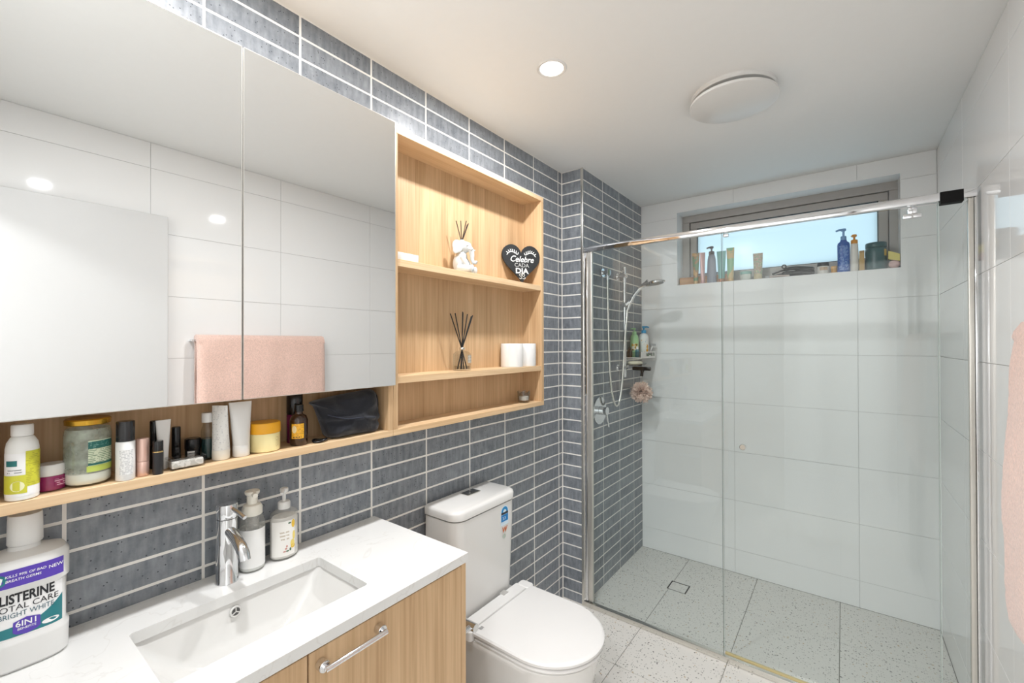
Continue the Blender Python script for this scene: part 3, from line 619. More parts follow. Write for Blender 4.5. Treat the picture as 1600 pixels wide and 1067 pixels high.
for z in (1.853, 1.280):
    m_ = MB(); m_.disc((NX, ry, z), (1, 0, 0), 0.022, 0.006); m_.tube([(NX+0.005, ry, z), (rx+0.012, ry, z)], 0.012, 16); m_.disc((rx, ry-0.02, z), (0, 1, 0), 0.0145, 0.04); obj('rail_bracket', m_, CHROME, t, 40)
m_ = MB(); m_.disc((rx, ry-0.024, 1.672), (0, 1, 0), 0.016, 0.046); m_.tube([(rx+0.005, ry, 1.672), (rx+0.036, ry+0.002, 1.690)], [0.017, 0.014], 18); obj('slider', m_, CHROME, t, 40)
hp = [(rx+0.020, ry, 1.640), (rx+0.034, ry+0.002, 1.680), (rx+0.060, ry+0.006, 1.730), (rx+0.092, ry+0.010, 1.768), (rx+0.125, ry+0.014, 1.790), (rx+0.150, ry+0.017, 1.799)]
hs = obj('hand_shower', MB().tube(hp, [0.010, 0.0105, 0.011, 0.012, 0.015, 0.024], 18), CHROME, t, 60)
hd = MB(); ctr = Vector((rx+0.190, ry+0.022, 1.797)); ax_ = Vector((0.16, 0.0, -1)).normalized()
hd.tube([ctr-ax_*0.016, ctr-ax_*0.012, ctr-ax_*0.003, ctr+ax_*0.006], [0.018, 0.040, 0.054, 0.052], 36)
h2 = obj('shower_head', hd, CHROME, hs and t, 50)
obj('spray_plate', MB().tube([ctr+ax_*0.0055, ctr+ax_*0.0085], [0.046, 0.044], 36), plain('spray_grey', (150, 154, 156), 0.4, bump=0.6, bscale=420), h2, 40)
ey, ez = 2.385, 1.850
m_ = MB(); m_.disc((NX, ey, ez), (1, 0, 0), 0.026, 0.008); m_.tube([(NX+0.006, ey, ez), (NX+0.040, ey, ez)], 0.013, 16); m_.tube([(NX+0.034, ey, ez), (NX+0.034, ey, ez-0.045)], 0.010, 14); obj('wall_elbow', m_, CHROME, t, 40)
obj('elbow_cap', MB().disc((NX+0.041, ey, ez), (1, 0, 0), 0.022, 0.006), CHROME, t, 40)
hose = [(NX+0.034, ey, ez-0.04), (NX+0.036, ey+0.002, 1.60), (NX+0.040, ey+0.006, 1.35), (NX+0.046, ey+0.018, 1.18), (NX+0.05, ey+0.05, 1.085), (NX+0.052, ey+0.085, 1.058), (NX+0.054, ey+0.12, 1.085), (NX+0.056, ey+0.150, 1.17), (NX+0.060, ey+0.168, 1.30), (NX+0.064, ey+0.180, 1.45), (rx+0.018, ry-0.012, 1.58), (rx+0.020, ry, 1.645)]
def smooth_path(P, k=6):
    P = [Vector(p) for p in P]; out = []
    for i in range(len(P)-1):
        a, b, c, d = P[max(i-1, 0)], P[i], P[i+1], P[min(i+2, len(P)-1)]
        for j in range(k):
            t_ = j/k; out.append(0.5*((2*b)+(c-a)*t_+(2*a-5*b+4*c-d)*t_**2+(3*b-a-3*c+d)*t_**3))
    return out+[P[-1]]
obj('hose', MB().tube(smooth_path(hose), 0.0068, 12), SATIN, t, 60)
# soap dish clipped on the rail foot
t = thing('soap_dish', 'pale soap dish clipped to the foot of the shower rail', 'soap dish', (rx+0.03, 2.68, 1.292))
obj('dish', MB().loft([rrect(rx-0.01, rx+0.07, 2.634, 2.774, 0.03, 1.292), rrect(rx-0.02, rx+0.085, 2.624, 2.784, 0.035, 1.303), rrect(rx-0.016, rx+0.081, 2.628, 2.780, 0.033, 1.305), rrect(rx-0.006, rx+0.066, 2.638, 2.770, 0.028, 1.297)]), glass('frosty_acrylic', (0.86, 0.87, 0.86), 0.1), t, 40)
obj('clip', MB().disc((rx+0.006, ry+0.0205, 1.2905), (0, 1, 0), 0.008, 0.012), CHROME, t, 40)
tag(obj('soap_bar', MB().loft([rrect(rx+0.000, rx+0.060, 2.645, 2.745, 0.025, 1.2975), rrect(rx-0.006, rx+0.066, 2.638, 2.752, 0.03, 1.304), rrect(rx-0.006, rx+0.066, 2.638, 2.752, 0.03, 1.313), rrect(rx+0.002, rx+0.058, 2.648, 2.742, 0.024, 1.3185)]), plain('cream_soap', (238, 230, 206), 0.35), smooth=50, origin=(rx+0.03, 2.695, 1.2975)), 'cream bar of soap on the clear dish', 'soap')
t = thing('squeegee', 'black rubber squeegee hanging under the soap dish', 'squeegee', (rx+0.05, 2.74, 1.18))
obj('blade', MB().box(rx-0.005, rx+0.115, 2.728, 2.748, 1.258, 1.282, 0.006), BLACKP, t, 40)
obj('handle', MB().tube([(rx+0.06, 2.738, 1.262), (rx+0.058, 2.738, 1.245), (rx+0.055, 2.738, 1.222)], [0.014, 0.009, 0.010], 12), BLACKP, t, 50)
t = thing('bath_puff', 'dusty pink mesh bath puff hanging from a white cord', 'bath puff', (0.216, 2.79, 1.045))
pm = MB(); rnd = random.Random(5); cpt = Vector((0.216, 2.79, 1.112))
for k in range(150):
    d = Vector((rnd.gauss(0, 1), rnd.gauss(0, 1), rnd.gauss(0, 1))).normalized(); u_ = d.orthogonal().normalized(); v_ = d.cross(u_); a0 = rnd.random()*6; n = 26; ringA = []; ringB = []
    rr = rnd.uniform(0.010, 0.022); R0 = rnd.uniform(0.028, 0.052)
    for i in range(n):
        a = 2*math.pi*i/n; wv = math.sin(3*a+a0)*0.006+math.sin(7*a+a0*2)*0.004
        ringA.append(cpt+d*(R0*0.45)+(u_*math.cos(a)+v_*math.sin(a))*rr*0.35)
        ringB.append(cpt+d*(R0+0.014+wv)+(u_*math.cos(a)+v_*math.sin(a))*(rr+wv*0.8))
    pm.loft([ringA, [a.lerp(b, 0.6)+d*0.004 for a, b in zip(ringA, ringB)], ringB], cap=False)
pm.ellip(cpt, 0.046, 0.046, 0.046, 24, 14)
obj('ruffle', pm, plain('puff_pink', (248, 220, 206), 0.6, mottle=0.12, scale=150), t, 60)
obj('cord', MB().tube(smooth_path([(0.216, 2.79, 1.15), (0.218, 2.776, 1.20), (0.230, 2.756, 1.240), (0.238, 2.7505, 1.270)]), 0.0022, 8), WPLAST, t, 60)
# caddy in the corner
cd = thing('shower_caddy', 'white and clear corner caddy tray on the dark tiled shower wall', 'caddy', (0.19, 2.86, 1.335))
cx0, cx1, cy0, cy1, cz = NX+0.002, 0.242, 2.722, 2.985, 1.336
obj('tray', MB().box(cx0, cx1, cy0, cy1, cz, cz+0.005, 0.001), WPLAST, cd)
obj('front_rail', MB().box(cx1-0.003, cx1, cy0, cy1, cz+0.005, cz+0.042, 0.001), WPLAST, cd)
obj('end_panel', MB().box(cx0, cx1-0.003, cy0, cy0+0.003, cz+0.005, cz+0.042), glass('caddy_clear', (0.82, 0.84, 0.84), 0.05), cd)
obj('end_panel', MB().box(cx0, cx1-0.003, cy1-0.003, cy1, cz+0.005, cz+0.042), glass('caddy_clear', (0.82, 0.84, 0.84), 0.05), cd)
obj('rail_print', MB().box(cx1, cx1+0.0006, cy0+0.09, cy0+0.24, cz+0.012, cz+0.034), blotch('caddy_print', ((232, 232, 228), (66, 112, 78), (110, 108, 112)), 22), cd)
def pump_head(mb, cx, cy, z, sc=1.0, ang=0.0, collar=0.014, reach=0.032, hz=0.034):
    """collar, stem and spout of a pump dispenser"""
    mb.lathe(cx, cy, [(collar, 0), (collar, 0.016*sc), (collar*0.85, 0.019*sc), (0.006*sc, 0.020*sc), (0.0045*sc, 0.020*sc), (0.0045*sc, hz*sc)], 24, z=z)
    d = Vector((math.cos(ang), math.sin(ang), 0)); top_ = Vector((cx, cy, z+hz*sc))
    mb.lathe(cx, cy, [(0.008*sc, 0), (0.0105*sc, 0.003*sc), (0.0105*sc, 0.010*sc), (0.009*sc, 0.012*sc)], 24, z=z+hz*sc-0.001)
    mb.tube([top_+Vector((0, 0, 0.006*sc)), top_+d*reach*0.6*sc+Vector((0, 0, 0.0065*sc)), top_+d*reach*sc+Vector((0, 0, 0.002*sc))], [0.006*sc, 0.005*sc, 0.0038*sc], 10)
    return mb
z0 = cz+0.0058
t = thing('shampoo_bottle', 'pale green shampoo bottle with a pump in the shower caddy', 'bottle', (0.170, 2.80, z0), 'bottles in the shower caddy')
gx, gy = 0.166, 2.802
obj('body', MB().lathe(gx, gy, [(0.024, 0), (0.027, 0.004), (0.027, 0.12), (0.022, 0.142), (0.012, 0.152)], 32, z=z0, sy=1.15), plain('green_plastic', (172, 214, 160), 0.3), t, 40)
obj('pump', pump_head(MB(), gx, gy, z0+0.152, 0.9, R(-120)), plain('green_plastic', (172, 214, 160), 0.3), t, 40)
obj('front_label', MB().patch(cyl_map(gx, gy, 0.027, R(-62), z0, 0.0008, 1, 1.15), -0.020, 0.020, 0.045, 0.088, 10), blotch('green_label', ((30, 40, 36), (212, 170, 60), (236, 232, 214)), 48), t)
t = thing('lotion_bottle', 'white lotion bottle with a bright blue pump in the shower caddy', 'bottle', (0.185, 2.905, z0), 'bottles in the shower caddy')
gx, gy = 0.190, 2.908
obj('body', MB().lathe(gx, gy, [(0.029, 0), (0.032, 0.004), (0.032, 0.13), (0.026, 0.150), (0.013, 0.160)], 32, z=z0, sy=1.1), plain('lotion_white', (236, 238, 236), 0.3), t, 40)
obj('pump', pump_head(MB(), gx, gy, z0+0.160, 1.05, R(15), 0.016), plain('pump_blue', (60, 160, 208), 0.3), t, 40)
obj('front_label', MB().patch(cyl_map(gx, gy, 0.032, R(-58), z0, 0.0008, 1, 1.1), -0.022, 0.026, 0.012, 0.115, 10), blotch('lotion_label', ((232, 166, 40), (240, 240, 236), (240, 240, 236), (80, 150, 190)), 40), t)
t = thing('travel_bottle', 'tiny teal travel bottle standing in the shower caddy', 'bottle', (0.205, 2.75, z0), 'bottles in the shower caddy')
obj('body', MB().lathe(0.205, 2.75, [(0.012, 0), (0.013, 0.002), (0.013, 0.045), (0.007, 0.052)], 20, z=z0), plain('teal_small', (96, 142, 150), 0.25), t, 40)
obj('cap', MB().lathe(0.205, 2.75, [(0.0075, 0.0525), (0.0075, 0.068), (0.006, 0.070)], 18, z=z0), WPLAST, t, 40)
t = thing('brown_bottle', 'small dark brown bottle standing in the shower caddy', 'bottle', (0.165, 2.742, z0), 'bottles in the shower caddy')
obj('body', MB().lathe(0.158, 2.742, [(0.013, 0), (0.014, 0.002), (0.014, 0.045), (0.008, 0.052)], 20, z=z0), plain('brown_small', (74, 54, 46), 0.25), t, 40)
obj('cap', MB().lathe(0.158, 2.742, [(0.0085, 0.0525), (0.0085, 0.064), (0.007, 0.066)], 18, z=z0), BLACKP, t, 40)
t = thing('razor', 'white razor leaning in the end of the shower caddy', 'razor', (0.225, 2.95, z0))
obj('handle', MB().tube([(0.214, 2.945, z0+0.004), (0.222, 2.96, z0+0.05), (0.228, 2.968, z0+0.075)], 0.005, 10), WPLAST, t, 50)
obj('razor_head', MB().box(0.212, 0.250, 2.962, 2.974, z0+0.072, z0+0.088, 0.003), plain('razor_grey', (180, 182, 184), 0.3), t)

# ================================================================== things on the window sill
def tube_pack(name, label, cx, cy, z, w, h, mat, capmat, cat='tube', group=None, base_r=None, caph=0.02, crimp_ang=0.0, lean=(0, 0), d0=None, crimp=0.0022):
    """squeeze tube standing on its cap: round at the cap, flat crimp on top"""
    t = thing(name, label, cat, (cx, cy, z), group); r = base_r or w*0.36
    obj('cap', MB().lathe(cx, cy, [(r*0.94, 0), (r, 0.002), (r, caph), (r*0.97, caph+0.001)], 28, z=z), capmat, t, 40)
    rings = []; n = 28; ca, sa_ = math.cos(crimp_ang), math.sin(crimp_ang)
    for j in range(9):
        k = j/8; a_ = r*0.98+(w/2-r*0.98)*k; b_ = r*0.98*(1-k)**0.8+crimp*k; zz = z+caph+0.0012+(h-caph)*k; ring = []
        for i in range(n):
            q = 2*math.pi*i/n; u1, v1 = a_*math.cos(q), b_*math.sin(q)
            ring.append((cx+u1*ca-v1*sa_+lean[0]*k, cy+u1*sa_+v1*ca+lean[1]*k, zz))
        rings.append(ring)
    obj('tube_body', MB().loft(rings), mat, t, 50); return t
ZS = WZ0+0.0005; SG = 'toiletries on the window sill'
tr = thing('wooden_tray', 'low honey-coloured wooden tray on the window sill corner', 'tray', (0.52, 3.10, ZS))
WT = wood('tray_wood', 'x', (206, 160, 112), (176, 126, 80))
obj('tray_base', MB().box(0.384, 0.69, 3.065, 3.138, ZS, ZS+0.006), WT, tr)
for a in ((0.384, 0.69, 3.060, 3.066), (0.384, 0.69, 3.134, 3.140), (0.384, 0.390, 3.066, 3.134), (0.684, 0.69, 3.066, 3.134)): obj('tray_side', MB().box(a[0], a[1], a[2], a[3], ZS+0.0005, ZS+0.052, 0.001, 1), WT, tr)
GOLD = plain('gold_tube', (214, 182, 128), 0.3, metal=0.25); 
tube_pack('bronze_tube', 'bronze and gold cosmetic tube in front of the wooden tray', 0.494, 3.043, ZS, 0.048, 0.205, blotch('bronze_print', ((206, 166, 112), (170, 140, 104), (120, 150, 112)), 24), GOLD, group=SG, base_r=0.014)
tube_pack('pink_tube', 'slim rose pink cosmetic tube beside the grey pump bottle', 0.536, 3.044, ZS, 0.034, 0.203, plain('rose_tube', (226, 186, 182), 0.3, metal=0.2), plain('rose_cap', (214, 168, 164), 0.3), group=SG, base_r=0.0125, crimp_ang=0.5)
t = thing('shampoo_bottle', 'slate grey shampoo bottle with a dark pump on the window sill', 'bottle', (0.592, 3.042, ZS), SG)
obj('body', MB().lathe(0.592, 3.042, [(0.026, 0), (0.0285, 0.004), (0.028, 0.08), (0.025, 0.150), (0.020, 0.176), (0.016, 0.182)], 32, z=ZS, sy=0.62), plain('slate_plastic', (142, 148, 160), 0.35), t, 40)
obj('pump', pump_head(MB(), 0.592, 3.042, ZS+0.182, 1.15, R(185), 0.017, 0.026, 0.036), plain('dark_pump', (92, 84, 84), 0.3), t, 40)
tube_pack('teal_tube', 'teal cosmetic tube with a copper cap behind the glass edge', 0.650, 3.044, ZS, 0.056, 0.198, plain('teal_tube', (132, 190, 182), 0.35), plain('copper_cap', (196, 132, 92), 0.3, metal=0.3), group=SG, base_r=0.018)
tube_pack('gold_green_tube', 'gold tube with a pale green panel on the window sill', 0.703, 3.043, ZS, 0.046, 0.212, blotch('gold_green', ((206, 180, 124), (214, 190, 136), (150, 196, 150)), 14), GOLD, group=SG, base_r=0.018)
t = thing('cream_jar', 'small teal and white jar on the window sill', 'jar', (0.790, 3.043, ZS), SG)
obj('body', MB().lathe(0.790, 3.043, [(0.026, 0), (0.028, 0.003), (0.031, 0.034)], 32, z=ZS), plain('pale_jar', (222, 228, 220), 0.3), t, 40)
obj('lid', MB().lathe(0.790, 3.043, [(0.0315, 0.0345), (0.0325, 0.037), (0.0325, 0.050), (0.031, 0.052)], 32, z=ZS), plain('teal_lid', (146, 192, 182), 0.35), t, 40)
tube_pack('floral_tube', 'short pastel floral print tube on the window sill', 0.856, 3.043, ZS, 0.054, 0.158, blotch('floral_print', ((190, 178, 150), (214, 190, 178), (170, 190, 160), (214, 206, 178)), 60), plain('beige_cap', (216, 204, 170), 0.4), group=SG, base_r=0.023, caph=0.03)
# hair clip and razors
t = thing('hair_claw', 'long black hair clamp with a ring lying on the window sill', 'hair clip', (1.06, 3.05, ZS))
obj('lower_arm', MB().tube(smooth_path([(0.935, 3.056, ZS+0.010), (0.99, 3.056, ZS+0.0185), (1.06, 3.056, ZS+0.0195), (1.140, 3.056, ZS+0.014)]), [0.008]*6+[0.016]*6+[0.018]*6+[0.012], 12), BLACKP, t, 50)
obj('upper_arm', MB().tube(smooth_path([(0.93, 3.052, ZS+0.024), (1.00, 3.050, ZS+0.045), (1.05, 3.050, ZS+0.048), (1.14, 3.052, ZS+0.034)]), [0.005]*6+[0.011]*6+[0.013]*6+[0.008], 12), BLACKP, t, 50)
ring_ = [(0.992+0.010*math.cos(2*math.pi*i/20), 3.046, ZS+0.062+0.010*math.sin(2*math.pi*i/20)) for i in range(21)]
obj('ring', MB().tube(ring_, 0.0035, 10), BLACKP, t, 50)
t = thing('disposable_razor', 'pale disposable razor lying under the black hair clamp', 'razor', (0.92, 3.036, ZS))
obj('handle', MB().tube([(0.915, 3.034, ZS+0.0065), (0.96, 3.033, ZS+0.009), (1.02, 3.033, ZS+0.006)], [0.004, 0.0055, 0.005], 10), plain('pale_pink_plastic', (222, 206, 200), 0.35), t, 50)
obj('razor_head', MB().box(0.895, 0.917, 3.026, 3.042, ZS+0.001, ZS+0.012, 0.002), plain('razor_grey', (180, 182, 184), 0.3), t)
t = thing('cream_jar', 'white cream jar with a black lid and brown label', 'jar', (1.181, 3.046, ZS), SG)
obj('body', MB().lathe(1.181, 3.046, [(0.026, 0), (0.0275, 0.002), (0.0275, 0.042)], 32, z=ZS), plain('jar_white', (232, 228, 222), 0.3), t, 40)
obj('lid', MB().lathe(1.181, 3.046, [(0.0275, 0.043), (0.0282, 0.045), (0.0282, 0.060), (0.027, 0.062)], 32, z=ZS), plain('jar_black', (52, 52, 54), 0.3), t, 40)
obj('front_label', MB().patch(cyl_map(1.181, 3.046, 0.0275, R(-85), ZS), -0.018, 0.020, 0.018, 0.036, 10), plain('label_tan', (190, 160, 130), 0.4), t)
t = thing('orange_pot', 'small amber orange pot next to the blue pump bottle', 'jar', (1.233, 3.05, ZS), SG)
obj('body', MB().lathe(1.231, 3.05, [(0.012, 0), (0.014, 0.002), (0.0145, 0.026)], 24, z=ZS), plain('amber_pot', (204, 146, 40), 0.3), t, 40)
obj('lid', MB().lathe(1.231, 3.05, [(0.0145, 0.027), (0.015, 0.029), (0.015, 0.036), (0.014, 0.038)], 24, z=ZS), plain('amber_lid', (216, 160, 60), 0.3), t, 40)
t = thing('body_wash_bottle', 'tall royal blue pump bottle on the window sill', 'bottle', (1.274, 3.045, ZS), SG)
BLUE = plain('royal_blue', (38, 92, 176), 0.25)
obj('body', MB().lathe(1.274, 3.045, [(0.027, 0), (0.029, 0.003), (0.0275, 0.06), (0.0285, 0.150), (0.026, 0.162), (0.016, 0.170), (0.014, 0.178)], 32, z=ZS, sy=0.7), BLUE, t, 40)
obj('pump', pump_head(MB(), 1.274, 3.045, ZS+0.178, 1.15, R(190), 0.0135, 0.030, 0.044), plain('pump_pale_blue', (122, 166, 216), 0.25), t, 40)
obj('front_label', MB().patch(cyl_map(1.274, 3.045, 0.0285, R(-88), ZS, 0.0006, 1, 0.7), -0.022, 0.022, 0.01, 0.145, 12), fine_print('blue_print', (40, 96, 182), (150, 186, 230), 150, 200, 0.5), t)
t = thing('conditioner_bottle', 'white bottle with an orange pump cap on the window sill', 'bottle', (1.321, 3.045, ZS), SG)
obj('body', MB().lathe(1.321, 3.045, [(0.0175, 0), (0.019, 0.003), (0.019, 0.09), (0.0165, 0.148), (0.015, 0.152)], 28, z=ZS, sy=0.8), plain('bottle_offwhite', (232, 228, 220), 0.35), t, 40)
obj('pump', pump_head(MB(), 1.321, 3.045, ZS+0.152, 1.1, R(200), 0.0155, 0.012, 0.034), plain('pump_orange', (226, 150, 36), 0.3), t, 40)
t = thing('soap_carton', 'narrow tan carton standing between the white bottle and green tub', 'box', (1.353, 3.05, ZS), SG)
obj('carton', MB().box(1.342, 1.364, 3.034, 3.066, ZS, ZS+0.108, 0.001), plain('tan_carton', (198, 164, 106), 0.45), t)
obj('carton_flap', MB().box(1.3425, 1.3635, 3.0335, 3.0345, ZS+0.098, ZS+0.1085), plain('tan_dark', (170, 138, 88), 0.45), t)
t = thing('hair_mask_tub', 'large dark teal tub with screw lid on the window sill', 'tub', (1.413, 3.06, ZS), SG)
TEAL = plain('dark_teal', (44, 88, 92), 0.3)
obj('body', MB().lathe(1.413, 3.062, [(0.040, 0), (0.0455, 0.004), (0.0465, 0.04), (0.044, 0.06), (0.0465, 0.085), (0.0465, 0.112), (0.042, 0.118)], 40, z=ZS), TEAL, t, 40)
obj('lid', MB().lathe(1.413, 3.062, [(0.0445, 0.119), (0.0455, 0.122), (0.0455, 0.142), (0.043, 0.145)], 40, z=ZS), TEAL, t, 40)
obj('side_label', MB().patch(cyl_map(1.413, 3.062, 0.0465, R(-32), ZS), -0.012, 0.006, 0.07, 0.105, 6), plain('label_gold', (206, 170, 80), 0.4), t)
t = thing('bath_sponge', 'yellow and pink sponge squeezed into the window corner', 'sponge', (1.487, 3.05, ZS))
obj('sponge_body', MB().loft([[(1.462+0.0*k, 3.035+0.03*k, ZS+0.05) for k in (0, 1)]+[(1.508, 3.065, ZS+0.036), (1.508, 3.035, ZS+0.036)], [(1.462, 3.035, ZS+0.094), (1.462, 3.065, ZS+0.094), (1.508, 3.065, ZS+0.072), (1.508, 3.035, ZS+0.072)]]), plain('sponge_yellow', (232, 218, 136), 0.9, bump=0.6, bscale=500), t)
obj('scrunched_cloth', MB().ellip((1.486, 3.05, ZS+0.022), 0.024, 0.02, 0.022), plain('cloth_pink', (224, 190, 186), 0.9, mottle=0.1), t, 60)

# ================================================================== towel and rail
tw0, tw1 = 0.790, 1.456
trl = thing('towel_rail', 'chrome towel rail fixed to the white tiled wall', 'towel rail', (XR-0.05, 1.12, 1.46))
obj('bar', MB().tube([(1.602, 0.778, 1.452), (1.602, 1.468, 1.452)], 0.0055, 14), CHROME, trl, 40)
for y in (0.780, 1.466): obj('bracket', MB().tube([(XR, y, 1.452), (1.602, y, 1.452)], 0.0058, 12), CHROME, trl, 40)
prof = [(1.632, 0.86), (1.634, 1.0), (1.634, 1.2), (1.633, 1.38), (1.631, 1.455), (1.622, 1.475), (1.602, 1.483), (1.582, 1.476), (1.571, 1.455), (1.563, 1.38), (1.553, 1.22), (1.549, 1.05), (1.551, 0.92), (1.556, 0.82), (1.566, 0.795), (1.576, 0.80), (1.580, 0.86), (1.584, 1.05), (1.588, 1.25), (1.592, 1.40), (1.594, 1.446), (1.602, 1.4625), (1.611, 1.446), (1.613, 1.38), (1.612, 1.2), (1.612, 1.0), (1.613, 0.865), (1.62, 0.852)]
pp = []
for i in range(len(prof)):
    a, b = Vector(prof[i]), Vector(prof[(i+1) % len(prof)]); k = max(1, int((b-a).length/0.012))
    for j in range(k): pp.append(a.lerp(b, j/k))
rings = []; NR = 64
for j in range(NR+1):
    y = tw0+(tw1-tw0)*j/NR; edge = min(j, NR-j); sh = 1-0.25*max(0, (3-edge)/3)**2
    ring = []
    for p in pp:
        x_, z_ = p
        cxm = 1.595; x2 = cxm+(x_-cxm)*sh if z_ < 1.44 else x_
        d = noise.noise(Vector((x_*20, y*9, z_*6)))*0.006+noise.noise(Vector((x_*160, y*160, z_*160)))*0.0016
        if x_ > 1.60: d = -abs(d)*0.3
        ring.append((min(x2-d, XR-0.003), y+0.004*noise.noise(Vector((z_*8, x_*30, j*0.02))), z_+(0.004*noise.noise(Vector((y*6, x_*10, 3))) if z_ < 0.9 else 0)))
    rings.append(ring)
TOWEL = plain('pink_terry', (226, 192, 178), 0.95, sheen=0.5, mottle=0.30, scale=170, bump=1.0, bscale=300)
twt = tag(obj('towel', MB().loft(rings), TOWEL, smooth=80, origin=(1.59, 1.12, 0.80)), 'thick dusty pink terry towel folded over the rail', 'towel')

# ================================================================== things on the benchtop
# mouthwash
mx, my = 0.056, 0.101
mw = thing('mouthwash_bottle', 'large white mouthwash bottle with purple and teal label', 'bottle', (mx, my, VZ))
def mring(hx, hy, z, p=3.2, n=48):
    pts = []
    for i in range(n):
        a = 2*math.pi*i/n; c_, s_2 = math.cos(a), math.sin(a)
        pts.append((mx+hx*math.copysign(abs(c_)**(2/p), c_), my+hy*math.copysign(abs(s_2)**(2/p), s_2), z))
    return pts
secs = [(0.036, 0.052, 0), (0.041, 0.057, 0.006), (0.042, 0.058, 0.048), (0.042, 0.058, 0.053), (0.0385, 0.0535, 0.060), (0.0385, 0.0535, 0.138), (0.042, 0.058, 0.144), (0.042, 0.058, 0.190), (0.039, 0.053, 0.198), (0.028, 0.035, 0.204), (0.021, 0.022, 0.207), (0.020, 0.020, 0.214)]
obj('body', MB().loft([mring(a, b, VZ+z, 3.2 if z < 0.199 else 2.2) for a, b, z in secs]), plain('mouthwash_white', (230, 230, 228), 0.25, mottle=0.005), mw, 35)
obj('cap', MB().lathe(mx, my+0.001, [(0.0225, 0.215), (0.0235, 0.217), (0.0225, 0.266), (0.0215, 0.269)], 36, z=VZ), WPLAST, mw, 35)
def mfront(off, hx=0.0385, hy=0.0535, p=3.2):
    def fn(s, t):
        k = min(abs(s)/hy, 0.98); return (mx+hx*(1-k**p)**(1/p)+off, my+s, VZ+t)
    return fn
lab = obj('front_label', MB().patch(mfront(0.0003), -0.046, 0.046, 0.060, 0.1405, 40, 2), plain('label_white', (244, 244, 244), 0.3, mottle=0.002), mw)
WI = plain('ink_white', (245, 245, 245), 0.35); BI = plain('ink_black', (26, 28, 34), 0.35); TI = plain('ink_teal', (38, 128, 136), 0.35); SI = plain('ink_slate', (62, 98, 112), 0.35); PU = plain('label_purple', (88, 62, 176), 0.3); TE = plain('label_teal', (34, 124, 132), 0.3)
PB = mfront(0.0007, 0.042, 0.058)
obj('purple_band', MB().patch(mfront(0.0005, 0.042, 0.058), -0.047, 0.047, 0.152, 0.183, 40, 2), PU, lab)
# teal lower area with a swoosh edge
sw = MB(); n = 44; fn = mfront(0.0006); v = []; f = []
for i in range(n+1):
    s = -0.046+0.092*i/n; k = (s+0.046)/0.092; tt = 0.078+0.004*math.sin(k*3)+0.034*max(0, k-0.55)**1.6/0.45**1.6
    v += [fn(s, 0.0625), fn(s, tt)]
for i in range(n): f.append((2*i, 2*i+2, 2*i+3, 2*i+1))
sw.add(v, f); obj('teal_swoosh', sw, TE, lab)
off = mfront(0.0010)
lw = lambda t0, dx=0.0: (lambda s, t: off(s+dx, t+t0))
text('brand_lettering', 'LISTERINE', 0.0235, lw(0.1228, 0.0010), BI, lab, bold=0.03, sx=0.655)
text('range_lettering', 'TOTAL CARE', 0.0146, lw(0.1090, -0.0005), BI, lab, sx=0.95)
text('variant_lettering', 'BRIGHT WHITE', 0.0126, lw(0.0970, 0.0), SI, lab, sx=0.80)
sh_ = MB(); hexa = [(-0.017, 0.070), (-0.013, 0.066), (0.0, 0.0625), (0.013, 0.066), (0.017, 0.070), (0.0165, 0.088), (0.0, 0.0925), (-0.0165, 0.088)]
fo = mfront(0.0012); sh_.add([fo(s+0.0, t) for s, t in hexa], [tuple(range(8))]); shd = obj('benefit_shield', sh_, PU, lab)
fo2 = mfront(0.0018); text('benefit_number', '6IN1', 0.0138, lambda s, t: fo2(s, t+0.0785), WI, shd, bold=0.015)
text('benefit_word', 'BENEFITS', 0.0056, lambda s, t: fo2(s, t+0.0722), WI, shd, bold=0.01)
sl = MB(); sl.add([fo(0.030+0.0115*math.cos(2*math.pi*i/20), 0.0715+0.0045*math.sin(2*math.pi*i/20)) for i in range(20)], [tuple(range(20))]); obj('seal_oval', sl, WI, lab)
pb = mfront(0.0010, 0.042, 0.058)
text('claim_line', 'KILLS 99% OF BAD', 0.0062, lambda s, t: pb(s-0.0015, t+0.1705), WI, lab, bold=0.008, shear=0.15)
text('claim_line', 'BREATH GERMS', 0.0062, lambda s, t: pb(s-0.0045, t+0.1625), WI, lab, bold=0.008, shear=0.15)
text('new_flash', 'NEW', 0.0085, lambda s, t: pb(s+0.0365, t+0.168), WI, lab, bold=0.01)
tb = MB(); tb.add([pb(-0.035+0.011*math.cos(2*math.pi*i/24), 0.1675+0.0105*math.sin(2*math.pi*i/24)) for i in range(24)], [tuple(range(24))]); em = obj('tooth_roundel', tb, TE, lab)
pb2 = mfront(0.0016, 0.042, 0.058)
tooth = [(-0.006, 0.004), (-0.003, 0.006), (0, 0.0045), (0.003, 0.006), (0.006, 0.004), (0.005, -0.001), (0.004, -0.0065), (0.0015, -0.001), (-0.0015, -0.001), (-0.004, -0.0065), (-0.005, -0.001)]
tm = MB(); tm.add([pb2(-0.035+a, 0.1675+b) for a, b in tooth], [tuple(range(len(tooth)))]); obj('tooth_mark', tm, WI, em)

